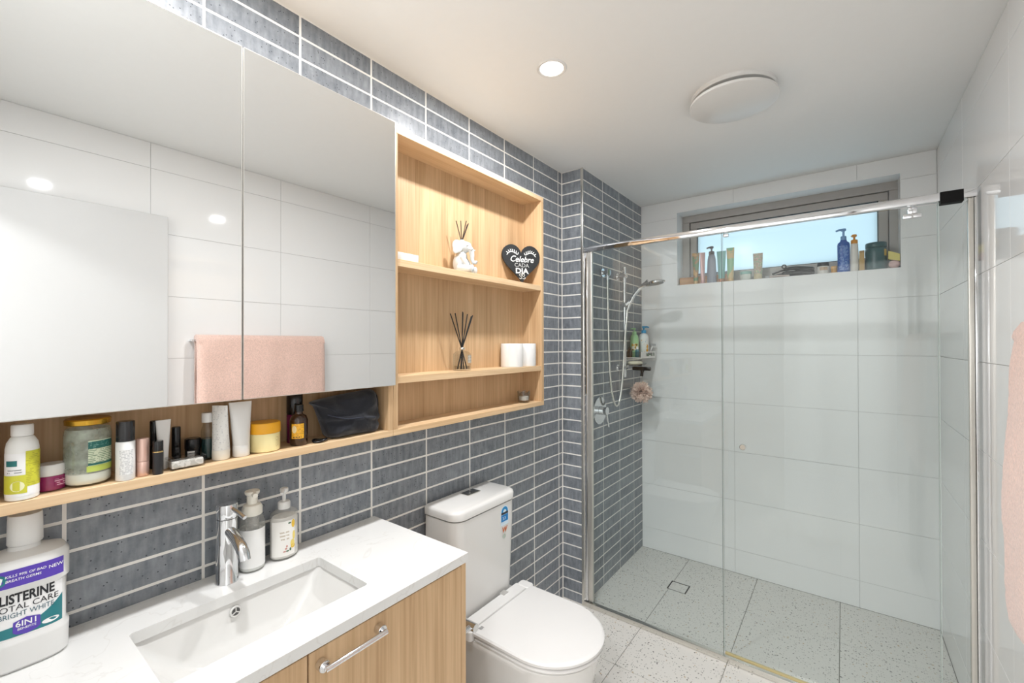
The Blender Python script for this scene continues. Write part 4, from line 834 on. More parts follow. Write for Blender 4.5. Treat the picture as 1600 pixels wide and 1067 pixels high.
# foaming soap dispenser
dx_, dy_ = 0.044, 0.4985
t = thing('foam_dispenser', 'clear foaming soap dispenser with a white wrap behind the tap', 'soap dispenser', (dx_, dy_, VZ))
obj('bottle', MB().lathe(dx_, dy_, [(0.026, 0), (0.029, 0.003), (0.029, 0.118), (0.026, 0.132), (0.020, 0.140)], 36, z=VZ), film('dispenser_painted_sheen', (222, 222, 216), 0.24), t, 40)  # whitish veil painted in for the reflections that outline clear plastic
obj('wrap_label', MB().lathe(dx_, dy_, [(0.0293, 0.012), (0.0293, 0.108)], 40, z=VZ, capped=False), plain('wrap_white', (240, 240, 238), 0.4), t, 60)
obj('foam_liquid', MB().lathe(dx_, dy_, [(0.026, 0.004), (0.0278, 0.006), (0.0278, 0.100)], 32, z=VZ), plain('soap_white', (228, 230, 226), 0.4), t, 60)
obj('pump_chamber', MB().lathe(dx_, dy_, [(0.015, 0.098), (0.016, 0.1), (0.016, 0.139)], 24, z=VZ), film('chamber_haze', (214, 212, 206), 0.4), t, 40)
obj('pump_collar', MB().lathe(dx_, dy_, [(0.0215, 0.140), (0.0235, 0.142), (0.0235, 0.158), (0.020, 0.166), (0.013, 0.169)], 36, z=VZ), CREAMP, t, 40)
pm = MB().lathe(dx_, dy_, [(0.0125, 0.169), (0.0125, 0.190), (0.0165, 0.194), (0.0175, 0.199), (0.0165, 0.2015)], 30, z=VZ); pm.tube([(dx_+0.004, dy_, VZ+0.196), (dx_+0.026, dy_-0.003, VZ+0.194)], [0.008, 0.006], 12)
obj('pump_head', pm, CREAMP, t, 40)
# lemon hand wash
hx_, hy_ = 0.043, 0.580
t = thing('hand_wash_bottle', 'white hand wash pump bottle with a yellow lemon print', 'soap dispenser', (hx_, hy_, VZ))
ovr = dict(sx=0.78, sy=1.0)
obj('bottle', MB().lathe(hx_, hy_, [(0.032, 0), (0.0365, 0.004), (0.0365, 0.112), (0.034, 0.122), (0.022, 0.130), (0.013, 0.132)], 40, z=VZ, **ovr), film('handwash_painted_sheen', (226, 224, 216), 0.22), t, 40)  # pale sheen put into the colour so the clear shoulder reads
obj('liquid_soap', MB().lathe(hx_, hy_, [(0.031, 0.004), (0.0345, 0.007), (0.0345, 0.105), (0.030, 0.112)], 40, z=VZ, **ovr), plain('handwash_white', (238, 236, 230), 0.4), t, 50)
obj('pump', pump_head(MB(), hx_, hy_, VZ+0.132, 1.0, R(-40), 0.0155, 0.022, 0.044), WPLAST, t, 40)
lf = cyl_map(hx_, hy_, 0.0372, R(-28), VZ, 0.0004, 0.78, 1.0)
lb = obj('front_label', MB().patch(lf, -0.030, 0.034, 0.012, 0.105, 24, 2), plain('handwash_label', (243, 241, 236), 0.35, mottle=0.003), t)
lf2 = cyl_map(hx_, hy_, 0.0372, R(-28), VZ, 0.0009, 0.78, 1.0)
def blob(mapf, cs, ct, rs, rt_, n=18): 
    m = MB(); m.add([mapf(cs+rs*math.cos(2*math.pi*i/n), ct+rt_*math.sin(2*math.pi*i/n)) for i in range(n)], [tuple(range(n))]); return m
LEM = plain('lemon_yellow', (232, 190, 60), 0.4); LEM2 = plain('lemon_pale', (238, 216, 120), 0.4); LEAF = plain('leaf_green', (70, 108, 78), 0.4); PINK = plain('sprig_pink', (206, 150, 140), 0.4)
for cs, ct, a, b_, m_ in ((0.029, 0.094, 0.005, 0.011, LEM), (0.031, 0.062, 0.004, 0.012, LEM2), (0.027, 0.042, 0.006, 0.010, LEM2), (0.028, 0.034, 0.006, 0.006, LEM)): obj('lemon_print', blob(lf2, cs, ct, a, b_), m_, lb)
for cs, ct, a, b_ in ((0.019, 0.098, 0.004, 0.0022), (0.021, 0.027, 0.0025, 0.004), (0.014, 0.024, 0.004, 0.0018)): obj('leaf_print', blob(lf2, cs, ct, a, b_), LEAF, lb)
for cs, ct, a, b_ in ((0.006, 0.024, 0.004, 0.0018), (0.010, 0.031, 0.003, 0.0025), (0.012, 0.037, 0.0022, 0.003)): obj('sprig_print', blob(lf2, cs, ct, a, b_), PINK, lb)
obj('label_print', MB().patch(lf2, -0.006, 0.018, 0.052, 0.082, 10, 2), fine_print('handwash_print', (243, 241, 236), (206, 196, 180), 110, 260, 0.42), lb)

# ================================================================== things on the ledge under the mirror
ZL = ZB+0.0205; LG = 'toiletries on the ledge under the mirror'
t = thing('wash_bag', 'pink and green floral fabric pouch at the end of the ledge', 'pouch', (0.06, 0.035, ZL))
obj('pouch_body', MB().loft([rrect(0.028, 0.085, 0.012, 0.062, 0.015, ZL), rrect(0.020, 0.095, 0.008, 0.069, 0.02, ZL+0.03), rrect(0.022, 0.092, 0.008, 0.068, 0.02, ZL+0.10), rrect(0.045, 0.070, 0.010, 0.064, 0.01, ZL+0.128)]), blotch('pouch_floral', ((150, 128, 98), (206, 168, 156), (160, 160, 120), (196, 186, 160)), 45, 0.8), t, 60)
obj('zip', MB().tube([(0.0575, 0.012, ZL+0.129), (0.0575, 0.062, ZL+0.129)], 0.002, 8), plain('zip_dark', (70, 60, 50), 0.5), t)
bx_, by_ = 0.099, 0.0945
t = thing('supplement_bottle', 'white supplement bottle with a yellow and green label', 'bottle', (bx_, by_, ZL), LG)
obj('body', MB().lathe(bx_, by_, [(0.019, 0), (0.021, 0.002), (0.021, 0.09), (0.0195, 0.100), (0.015, 0.109), (0.013, 0.111)], 36, z=ZL), plain('supp_white', (238, 238, 234), 0.35), t, 40)
obj('cap', MB().lathe(bx_, by_, [(0.0135, 0.1115), (0.0142, 0.113), (0.0142, 0.130), (0.013, 0.132)], 32, z=ZL), WPLAST, t, 40)
f0 = cyl_map(bx_, by_, 0.021, R(-5), ZL, 0.0003); f1 = cyl_map(bx_, by_, 0.021, R(-5), ZL, 0.0006)
lb = obj('front_label', MB().patch(f0, -0.036, 0.036, 0.008, 0.083, 40, 2), plain('label_white', (244, 244, 244), 0.3), t)
LIME = plain('lime_yellow', (208, 206, 62), 0.4)
obj('yellow_band', MB().patch(f1, -0.036, 0.006, 0.013, 0.045, 24, 2), LIME, lb)
obj('yellow_panel', MB().patch(f1, 0.004, 0.034, 0.024, 0.086, 18, 2), fine_print('lime_print', (208, 206, 62), (176, 172, 52), 330, 260, 0.5), lb)
obj('teal_logo', MB().patch(f1, -0.022, -0.006, 0.061, 0.071, 10, 2), plain('logo_teal', (36, 116, 116), 0.4), lb)
obj('flower_print', blob(cyl_map(bx_, by_, 0.021, R(-5), ZL, 0.0009), -0.006, 0.026, 0.009, 0.009), plain('flower_pale', (238, 236, 190), 0.4), lb)
obj('name_print', MB().patch(f1, -0.020, 0.001, 0.047, 0.057, 10, 2), fine_print('supp_print', (244, 244, 244), (150, 152, 150), 240, 300, 0.45), lb)
t = thing('cream_jar', 'magenta cream jar with a white lid on the ledge', 'jar', (0.066, 0.132, ZL), LG)
obj('body', MB().lathe(0.072, 0.1325, [(0.017, 0), (0.020, 0.002), (0.0205, 0.028)], 32, z=ZL), plain('magenta_jar', (150, 36, 96), 0.15, coat=0.5), t, 40)
obj('lid', MB().lathe(0.072, 0.1325, [(0.0205, 0.0285), (0.0210, 0.030), (0.0210, 0.047), (0.0198, 0.049)], 32, z=ZL), WPLAST, t, 40)
obj('front_print', MB().patch(cyl_map(0.072, 0.1325, 0.0205, R(25), ZL), -0.006, 0.012, 0.008, 0.022, 8, 2), fine_print('magenta_print', (150, 36, 96), (230, 190, 210), 260, 260, 0.45), t)
jx, jy = 0.074, 0.1835
t = thing('coconut_oil_jar', 'large glass jar of white coconut oil with a gold lid', 'jar', (jx, jy, ZL), LG)
obj('glass_body', MB().lathe(jx, jy, [(0.030, 0), (0.034, 0.004), (0.0352, 0.012), (0.0352, 0.098), (0.033, 0.109), (0.029, 0.116), (0.029, 0.120)], 44, z=ZL), glass('jar_glass', (0.95, 0.97, 0.95), ior=1.5), t, 50)
obj('oil', MB().lathe(jx, jy, [(0.029, 0.003), (0.0335, 0.006), (0.0343, 0.013), (0.0343, 0.024), (0.030, 0.027)], 40, z=ZL), plain('coconut_white', (236, 236, 228), 0.4), t, 50)
obj('residue', MB().lathe(jx, jy, [(0.0346, 0.026), (0.0346, 0.098), (0.0325, 0.109)], 40, z=ZL, capped=False), film('cloudy_film', (208, 216, 204), 0.42), t, 50)
obj('lid', MB().lathe(jx, jy, [(0.0315, 0.1165), (0.034, 0.118), (0.0345, 0.1265), (0.0325, 0.129), (0.029, 0.1285)], 44, z=ZL), plain('gold_lid', (206, 160, 56), 0.25, metal=0.8), t, 40)
f0 = cyl_map(jx, jy, 0.0352, R(8), ZL, 0.0005); f1 = cyl_map(jx, jy, 0.0352, R(8), ZL, 0.0009)
lb = obj('front_label', MB().patch(f0, -0.010, 0.033, 0.028, 0.088, 24, 2), fine_print('jar_print', (216, 224, 196), (124, 150, 116), 300, 260, 0.42), t)
obj('label_head', MB().patch(f1, -0.010, 0.033, 0.072, 0.086, 24, 2), fine_print('jar_head', (34, 104, 96), (120, 168, 156), 300, 240, 0.55), lb)
obj('label_band', MB().patch(f1, -0.010, 0.033, 0.040, 0.044, 24, 2), plain('label_green', (34, 104, 96), 0.4), lb)
obj('label_foot', MB().patch(f1, -0.012, 0.033, 0.0275, 0.039, 24, 2), plain('label_lime', (190, 206, 96), 0.4), lb)
px, py = 0.106, 0.2340
t = thing('serum_bottle', 'white serum bottle with a smoky black pump cover', 'bottle', (px, py, ZL), LG)
obj('body', MB().lathe(px, py, [(0.0145, 0), (0.0155, 0.0015), (0.0155, 0.076), (0.0145, 0.078)], 32, z=ZL), plain('serum_white', (240, 240, 238), 0.3), t, 40)
obj('pump_cover', MB().lathe(px, py, [(0.0148, 0.0785), (0.0148, 0.117), (0.0138, 0.1185)], 32, z=ZL), plain('smoky_black', (36, 36, 38), 0.12), t, 40)
obj('front_print', MB().patch(cyl_map(px, py, 0.0155, R(-5), ZL), -0.011, 0.011, 0.012, 0.062, 12, 2), fine_print('serum_print', (234, 234, 232), (182, 182, 184), 330, 520, 0.47), t)
t = thing('lipstick', 'rose gold lipstick case on the ledge', 'lipstick', (0.10, 0.2615, ZL), LG)
obj('case', MB().lathe(0.100, 0.2625, [(0.0103, 0), (0.0110, 0.001), (0.0110, 0.030), (0.0107, 0.0304)], 28, z=ZL), plain('rose_gold', (226, 190, 176), 0.25, metal=0.5), t, 40)
obj('cover', MB().lathe(0.100, 0.2625, [(0.0107, 0.0308), (0.0112, 0.031), (0.0112, 0.076), (0.0100, 0.078)], 28, z=ZL), plain('rose_gold', (226, 190, 176), 0.25, metal=0.5), t, 40)
t = thing('lipstick', 'black lipstick case with a gold ring on the ledge', 'lipstick', (0.112, 0.284, ZL), LG)
obj('case', MB().lathe(0.112, 0.2855, [(0.0088, 0), (0.0092, 0.001), (0.0092, 0.046)], 28, z=ZL), plain('satin_black', (34, 34, 36), 0.3), t, 40)
obj('gold_ring', MB().lathe(0.112, 0.2855, [(0.0093, 0.0462), (0.0093, 0.0485)], 28, z=ZL), plain('gold_ring', (220, 190, 130), 0.2, metal=0.9), t, 40)
obj('cover', MB().lathe(0.112, 0.2855, [(0.0090, 0.0488), (0.0090, 0.069), (0.0082, 0.070)], 28, z=ZL), plain('gloss_black', (18, 18, 18), 0.08), t, 40)
tube_pack('cream_tube', 'slim white cream tube behind the lipstick cases', 0.072, 0.3045, ZL, 0.028, 0.106, WPLAST, WPLAST, group=LG, base_r=0.0085, caph=0.014, crimp_ang=R(90))
t = thing('mascara', 'short black mascara tube behind the black lipstick', 'mascara', (0.05, 0.297, ZL), LG)
obj('case', MB().lathe(0.052, 0.294, [(0.0080, 0), (0.0085, 0.001), (0.0085, 0.05)], 20, z=ZL), BLACKP, t, 40)
obj('cover', MB().lathe(0.052, 0.294, [(0.0082, 0.0505), (0.0085, 0.051), (0.0085, 0.103), (0.0075, 0.105)], 20, z=ZL), BLACKP, t, 40)
t = thing('mascara', 'matt black mascara tube beside the acrylic case', 'mascara', (0.055, 0.331, ZL), LG)
obj('case', MB().lathe(0.055, 0.3325, [(0.0080, 0), (0.0085, 0.001), (0.0085, 0.04)], 20, z=ZL), BLACKP, t, 40)
obj('cover', MB().lathe(0.055, 0.3325, [(0.0082, 0.0405), (0.0085, 0.041), (0.0085, 0.084), (0.0075, 0.086)], 20, z=ZL), BLACKP, t, 40)
t = thing('acrylic_case', 'flat clear acrylic case of small white bits on the ledge', 'case', (0.1, 0.336, ZL), LG)
obj('case_base', MB().box(0.080, 0.117, 0.306, 0.372, ZL, ZL+0.020, 0.004), glass('case_clear', (0.95, 0.95, 0.94), 0.08), t, 40)
obj('case_lid', MB().box(0.079, 0.118, 0.305, 0.373, ZL+0.0205, ZL+0.026, 0.0025), glass('case_lid_clear', (0.95, 0.95, 0.95), 0.08), t, 40)
obj('case_contents', MB().box(0.0835, 0.1135, 0.3095, 0.3685, ZL+0.003, ZL+0.019, 0.003), blotch('case_bits', ((214, 212, 206), (232, 230, 226), (204, 202, 196)), 90), t)
t = thing('nail_polish', 'small black pot with a white label behind the acrylic case', 'pot', (0.048, 0.366, ZL), LG)
obj('pot', MB().lathe(0.050, 0.366, [(0.013, 0), (0.015, 0.002), (0.015, 0.028)], 24, z=ZL), BLACKP, t, 40)
obj('lid', MB().lathe(0.050, 0.366, [(0.0152, 0.0285), (0.0158, 0.030), (0.0158, 0.052), (0.014, 0.054)], 24, z=ZL), BLACKP, t, 40)
obj('front_label', MB().patch(cyl_map(0.050, 0.366, 0.015, R(-18), ZL), -0.010, 0.004, 0.012, 0.026, 8, 2), WPLAST, t)
t = thing('toner_bottle', 'clear bottle of dark green toner with a white cap', 'bottle', (0.055, 0.3975, ZL), LG)
obj('glass_body', MB().lathe(0.058, 0.3945, [(0.0125, 0), (0.0142, 0.002), (0.0142, 0.068), (0.0125, 0.076), (0.0105, 0.080), (0.0105, 0.088)], 28, z=ZL), glass('toner_clear', (0.88, 0.89, 0.89)), t, 40)
obj('toner', MB().lathe(0.058, 0.3945, [(0.0120, 0.003), (0.0134, 0.005), (0.0134, 0.050)], 28, z=ZL), plain('dark_green_liquid', (28, 56, 56), 0.15), t, 40)
obj('cap', MB().lathe(0.058, 0.3945, [(0.0125, 0.0885), (0.0130, 0.090), (0.0130, 0.109), (0.0120, 0.111)], 28, z=ZL), WPLAST, t, 40)
tb_ = tube_pack('hand_cream_tube', 'leaning white cream tube with grey fine print', 0.082, 0.4135, ZL, 0.036, 0.127, fine_print('tube_print', (234, 233, 229), (196, 196, 196), 260, 420, 0.58), CREAMP, group=LG, base_r=0.0185, caph=0.022, crimp_ang=R(40), lean=(0.004, -0.004))
tube_pack('face_wash_tube', 'plain white face wash tube beside the leaning cream tube', 0.086, 0.4560, ZL, 0.052, 0.131, WPLAST, WPLAST, group=LG, base_r=0.0185, caph=0.026, crimp_ang=R(90), lean=(0, -0.002))
t = thing('body_butter_jar', 'cream yellow tub with a mustard orange lid', 'jar', (0.073, 0.5155, ZL), LG)
obj('body', MB().lathe(0.073, 0.5155, [(0.034, 0), (0.0365, 0.002), (0.0365, 0.046)], 44, z=ZL), plain('butter_cream', (240, 226, 168), 0.35), t, 40)
obj('lid', MB().lathe(0.073, 0.5155, [(0.0368, 0.0465), (0.0376, 0.048), (0.0376, 0.070), (0.0358, 0.073)], 44, z=ZL), plain('mustard_lid', (240, 172, 34), 0.35), t, 40)
obj('side_print', MB().patch(cyl_map(0.073, 0.5155, 0.0365, R(12), ZL), 0.006, 0.016, 0.012, 0.036, 6, 2), fine_print('butter_print', (240, 226, 168), (180, 160, 110), 300, 420, 0.45), t)
t = thing('deodorant_can', 'tall black and magenta bottle behind the amber bottle', 'bottle', (0.040, 0.605, ZL), LG)
obj('body', MB().lathe(0.040, 0.6105, [(0.0195, 0), (0.0205, 0.002), (0.0205, 0.078)], 32, z=ZL), plain('magenta_can', (112, 30, 74), 0.25), t, 40)
obj('cap', MB().lathe(0.040, 0.6105, [(0.0200, 0.079), (0.0208, 0.081), (0.0208, 0.136), (0.0190, 0.139)], 32, z=ZL), plain('can_black', (22, 22, 24), 0.2), t, 40)
t = thing('dropper_bottle', 'amber brown bottle with a black cap and yellow label', 'bottle', (0.083, 0.601, ZL), LG)
ax2, ay2 = 0.083, 0.6005
obj('body', MB().lathe(ax2, ay2, [(0.020, 0), (0.0225, 0.003), (0.0225, 0.068), (0.019, 0.078), (0.0105, 0.084), (0.0095, 0.090)], 36, z=ZL), plain('amber_brown', (56, 34, 20), 0.1, coat=0.4), t, 40)
obj('cap', MB().lathe(ax2, ay2, [(0.0115, 0.0905), (0.0120, 0.092), (0.0115, 0.108), (0.0095, 0.110)], 28, z=ZL), BLACKP, t, 40)
lb = obj('front_label', MB().patch(cyl_map(ax2, ay2, 0.0225, R(-32), ZL), -0.017, 0.015, 0.020, 0.060, 14, 2), fine_print('amber_print', (244, 184, 44), (196, 138, 40), 240, 260, 0.5), t)
obj('label_photo', blob(cyl_map(ax2, ay2, 0.0225, R(-32), ZL, 0.001), -0.009, 0.045, 0.006, 0.010), plain('label_photo_cream', (244, 222, 170), 0.4), lb)
obj('label_bar', MB().patch(cyl_map(ax2, ay2, 0.0225, R(-32), ZL, 0.001), -0.012, 0.010, 0.0225, 0.0275, 10, 2), fine_print('amber_code', (244, 184, 44), (40, 30, 20), 60, 900, 0.5), lb)
# hair tie
rt2 = [(0.098+0.013*math.cos(2*math.pi*i/24), 0.652+0.018*math.sin(2*math.pi*i/24), ZL+0.004+0.002*math.sin(4*math.pi*i/24)) for i in range(25)]
tag(obj('hair_tie', MB().tube(rt2, 0.0034, 10), BLACKP, smooth=60, origin=(0.098, 0.652, ZL)), 'black elastic hair tie lying beside the velvet pouch', 'hair tie')
# velvet pouch
t = thing('velvet_pouch', 'crumpled black velvet pouch filling the end of the ledge', 'pouch', (0.07, 0.755, ZL))
def soft(c, rx_, ry_, rz_, p, amp, fr_, seed, n=64, m=40, tilt=0.0, flat=None):
    rings = []
    for j in range(m+1):
        tt = -math.pi/2+math.pi*j/m; ct, st_ = math.cos(tt), math.sin(tt); ring = []
        for i in range(n):
            a = 2*math.pi*i/n; e = lambda v, q: math.copysign(abs(v)**q, v)
            x_ = rx_*e(ct, p)*e(math.cos(a), p); y_ = ry_*e(ct, p)*e(math.sin(a), p); z_ = rz_*e(st_, p)
            d = amp*noise.noise(Vector((x_*fr_+seed, y_*fr_, z_*fr_)))+0.4*amp*noise.noise(Vector((x_*fr_*3+seed, y_*fr_*3, z_*fr_*3)))
            k = 1+d/max(rx_, 0.02)
            pnt = Vector((c[0]+x_*(1+d/rx_*0.8), c[1]+y_*(1+d/ry_*0.5)+tilt*z_, c[2]+z_*(1+d/rz_*0.4)))
            if flat is not None: pnt.z = max(pnt.z, flat)
            ring.append(pnt)
        rings.append(ring)
    return MB().loft(rings)
VEL = plain('black_velvet', (24, 26, 34), 0.9, sheen=0.25, mottle=0.25, scale=60, bump=0.25, bscale=120)
OUT = [(0.6394, 1.2675), (0.6992, 1.2778), (0.7834, 1.2852), (0.836, 1.2872), (0.8500, 1.250), (0.8560, 1.190), (0.850, ZL+0.012), (0.838, ZL), (0.7834, ZL), (0.7092, ZL), (0.682, ZL+0.010), (0.668, 1.209), (0.650, 1.252)]
def closed_curve(P, k=7):
    n = len(P); out = []
    for i in range(n):
        a, b, c, d = (Vector(P[(i+j) % n]) for j in (-1, 0, 1, 2))
        for j in range(k):
            t_ = j/k; out.append(0.5*((2*b)+(c-a)*t_+(2*a-5*b+4*c-d)*t_**2+(3*b-a-3*c+d)*t_**3))
    return out
oc = closed_curve(OUT); cen = Vector((0.758, 1.215)); rings = []
for j in range(27):
    k = -1+2*j/26; sc_ = max(0.05, (1-abs(k)**2.6)**0.5); ring = []
    for p in oc:
        e = cen+(p-cen)*(0.25+0.75*sc_ if abs(k) < 0.999 else 0.2)
        h_ = (e.y-ZL)/0.13
        wv = noise.noise(Vector((e.x*22, e.y*30, k*1.3)))*0.009+noise.noise(Vector((e.x*60, e.y*75, k*3)))*0.004
        fold = 0.007*math.exp(-((e.y-(1.222-0.10*(e.x-0.64)))/0.007)**2)-0.006*math.exp(-((e.y-(1.211-0.10*(e.x-0.64)))/0.008)**2)
        x_ = 0.074+k*(0.046-0.010*h_)+(wv+fold if k > 0 else wv*0.4)
        ring.append((max(0.016, x_), e.x, max(ZL+0.0004, e.y)))
    rings.append(ring)
obj('pouch_body', MB().loft(rings), VEL, t, 80)
obj('side_gather', soft((0.056, 0.852, ZL+0.070), 0.026, 0.011, 0.050, 0.6, 0.004, 40, 1.7), VEL, t, 80)
CORD = plain('navy_cord', (40, 44, 58), 0.8)
obj('drawstring', MB().tube(smooth_path([(0.112, 0.668, 1.232), (0.121, 0.72, 1.215), (0.123, 0.77, 1.212), (0.118, 0.82, 1.206)]), 0.0016, 8), CORD, t, 60)

# ================================================================== things on the open shelves
tag(obj('white_carton', MB().box(0.050, 0.106, 0.9055, 1.004, S1+0.0006, S1+0.027, 0.0012), WPLAST, origin=(0.078, 0.955, S1), smooth=30), 'flat white carton lying on the upper shelf', 'box')
# elephant diffuser
ex, eyy = 0.068, 1.262; SE = S1+0.0022
el = thing('elephant_diffuser', 'white sitting elephant ornament holding dark reed sticks', 'ornament', (ex, eyy, S1))
eb = MB(); q = lambda dx, dy, dz: (ex+dx, eyy+dy, SE+dz)
EF, ES = Vector((0.88, 0.475, 0)), Vector((0.475, -0.88, 0)); EM = Matrix((EF, ES, Vector((0, 0, 1)))).transposed()
E_ = lambda a, b, c: Vector((ex-0.012, eyy+0.004, SE))+EF*a+ES*b+Vector((0, 0, c))
def eell(a, b, c, ra, rb, rc, tilt=0.0, yaw=0.0): eb.ellip(E_(a, b, c), ra, rb, rc, 24, 14, rot=EM @ Matrix.Rotation(yaw, 3, 'Z') @ Matrix.Rotation(tilt, 3, 'Y'))
eell(-0.004, 0, 0.040, 0.029, 0.029, 0.040); eell(0.004, 0, 0.066, 0.021, 0.023, 0.026)
eell(0.014, 0, 0.106, 0.025, 0.020, 0.024); eell(0.004, 0, 0.124, 0.013, 0.013, 0.013); eell(0.028, 0, 0.112, 0.014, 0.015, 0.013)
eb.tube([E_(0.032, 0, 0.104), E_(0.043, 0, 0.090), E_(0.046, 0, 0.070), E_(0.046, 0, 0.054), E_(0.051, 0, 0.043), E_(0.060, 0, 0.041), E_(0.064, 0, 0.050)], [0.0125, 0.0115, 0.009, 0.0078, 0.0072, 0.0066, 0.0055], 14)
for s_e in (-1, 1):
    eell(-0.006, s_e*0.030, 0.104, 0.021, 0.0048, 0.026, R(-14), s_e*R(-28)); eell(-0.012, s_e*0.034, 0.088, 0.012, 0.0042, 0.014, 0, s_e*R(-28))
    eell(0.030, s_e*0.0155, 0.111, 0.004, 0.0035, 0.004)
    eb.tube([E_(0.036, s_e*0.010, 0.096), E_(0.048, s_e*0.015, 0.092), E_(0.055, s_e*0.016, 0.096)], [0.0042, 0.0034, 0.0022], 8)
    eb.tube([E_(0.008, s_e*0.017, 0.064), E_(0.026, s_e*0.019, 0.040), E_(0.034, s_e*0.017, 0.018)], [0.0115, 0.0098, 0.0098], 14)
    eb.tube([E_(-0.004, s_e*0.020, 0.020), E_(0.026, s_e*0.027, 0.015), E_(0.046, s_e*0.027, 0.0135)], [0.0175, 0.0138, 0.0128], 14)
    eell(0.052, s_e*0.027, 0.016, 0.0085, 0.012, 0.0155)
eb.ellip(E_(0.008, 0, 0.005), 0.040, 0.034, 0.005, rot=EM)
eo = obj('elephant_body', eb, plain('white_resin', (204, 208, 207), 0.45, mottle=0.10, scale=45), el, 60)
rm = eo.modifiers.new('remesh', 'REMESH'); rm.mode = 'VOXEL'; rm.voxel_size = 0.0016; rm.use_smooth_shade = True
smd = eo.modifiers.new('smooth', 'SMOOTH'); smd.factor = 0.5; smd.iterations = 2
STICK = plain('dark_reed', (46, 34, 28), 0.7)
for dx, dy, ex2, ey2, z2 in ((0.0, 0.006, 0.0, -0.024, 0.206), (0.003, 0.010, 0.004, -0.002, 0.210), (0.006, 0.014, 0.010, 0.036, 0.206), (0.003, 0.016, 0.004, 0.030, 0.216), (0.005, 0.012, 0.012, 0.028, 0.200)):
    obj('reed', MB().tube([E_(0.002+dx*0.3, 0.004-dy*0.4, 0.128), E_(0.002, 0, z2)+Vector((ex2, ey2-0.006, 0))], 0.0017, 8), STICK, el)
# heart sign
hl = thing('heart_sign', 'black heart-shaped slate plaque with white lettering', 'sign', (0.066, 1.655, S1))
HA, HB = Vector((0.022, 1.573, 0)), Vector((0.114, 1.746, 0)); hu = (HB-HA).normalized(); HW = (HB-HA).length; hn = Vector((hu.y, -hu.x, 0))
lean = Vector((0, 0, 1))*math.cos(R(4))-hn*math.sin(R(4)); hc = (HA+HB)/2+Vector((0, 0, S1+0.0945))
out = []; N = 64
for i in range(N):
    a = 2*math.pi*i/N; x_ = 16*math.sin(a)**3; y_ = 13*math.cos(a)-5*math.cos(2*a)-2*math.cos(3*a)-math.cos(4*a)
    out.append((x_/16*HW/2, (y_+2.5)/14.6*0.094))
mn = min(p[1] for p in out)
hc.z = S1+0.0005-mn*math.cos(R(4))
fr_ = lambda off: (lambda s, t: hc+hu*s+lean*t+hn*off)
mb = MB(); A, B = fr_(-0.004), fr_(0.004); mb.loft([[A(*p) for p in out], [B(*p) for p in out]])
hb_ = obj('plaque', mb, plain('slate_black', (30, 32, 34), 0.7, mottle=0.15, scale=120), hl)
CH = plain('chalk_white', (238, 238, 234), 0.7)
g = fr_(0.0046)
def cv(t0, s0=0.0): return lambda s, t: g(s+s0, t+t0)
text('lettering_celebre', 'Celebre', 0.040, cv(0.012), CH, hl, shear=0.35, bold=0.012, sx=0.95)
text('lettering_cada', 'CADA', 0.026, cv(-0.012), plain('chalk_grey', (196, 196, 194), 0.7), hl, bold=-0.004, sx=1.05)
text('lettering_dia', 'DIA', 0.035, cv(-0.042), CH, hl, bold=0.03, sx=1.15)
def leaf(mb, s, t, ang, ln, wd):
    c_, s2 = math.cos(ang), math.sin(ang); pts = [(0, 0), (ln*0.35, wd), (ln*0.75, wd*0.7), (ln, 0), (ln*0.75, -wd*0.7), (ln*0.35, -wd)]
    mb.add([g(s+a*c_-b*s2, t+a*s2+b*c_) for a, b in pts], [tuple(range(6))])
for sgn in (-1, 1):
    lm = MB()
    for k in range(7):
        a = k/6; s = sgn*(0.018+0.050*a); t_ = 0.046+0.022*math.sin(a*2.3)-0.012*a
        for d in (-1, 1):
            ang = (R(60-70*a) if sgn > 0 else R(120+70*a))+d*R(42); leaf(lm, s, t_, ang, 0.013, 0.0022)
    obj('leaf_sprig', lm, CH, hl)
fl = MB()
for sgn in (-1, 1):
    ring = [g(sgn*0.007+0.0062*math.cos(2*math.pi*i/18), -0.050+0.0055*math.sin(2*math.pi*i/18)) for i in range(19)]; fl.tube(ring, 0.0011, 6)
    ring = [g(sgn*0.009+0.007*math.cos(R(200)+2*math.pi*i/26), -0.063+0.0045*math.sin(R(200)+2*math.pi*i/26)) for i in range(17)]; fl.tube(ring, 0.0011, 6)
obj('flourish', fl, CH, hl)
# reed diffuser
dx2, dy2 = 0.070, 1.256
rd_ = thing('reed_diffuser', 'clear glass reed diffuser bottle with black sticks', 'reed diffuser', (dx2, dy2, S2))
obj('glass_body', MB().loft([rrect(dx2-0.026, dx2+0.026, dy2-0.026, dy2+0.026, 0.006, S2+0.0005), rrect(dx2-0.027, dx2+0.027, dy2-0.027, dy2+0.027, 0.007, S2+0.004), rrect(dx2-0.027, dx2+0.027, dy2-0.027, dy2+0.027, 0.007, S2+0.066), rrect(dx2-0.020, dx2+0.020, dy2-0.020, dy2+0.020, 0.012, S2+0.074), rrect(dx2-0.010, dx2+0.010, dy2-0.010, dy2+0.010, 0.0095, S2+0.078), rrect(dx2-0.010, dx2+0.010, dy2-0.010, dy2+0.010, 0.0095, S2+0.092)]), glass('diffuser_glass', (0.90, 0.92, 0.92), ior=1.5), rd_, 40)
obj('perfume_oil', MB().loft([rrect(dx2-0.023, dx2+0.023, dy2-0.023, dy2+0.023, 0.006, S2+0.006), rrect(dx2-0.023, dx2+0.023, dy2-0.023, dy2+0.023, 0.006, S2+0.018)]), glass('oil_clear', (0.80, 0.80, 0.78)), rd_)
obj('neck_collar', MB().lathe(dx2, dy2, [(0.0104, 0.082), (0.0112, 0.083), (0.0112, 0.089), (0.0104, 0.090)], 24, z=S2), SATIN, rd_, 40)
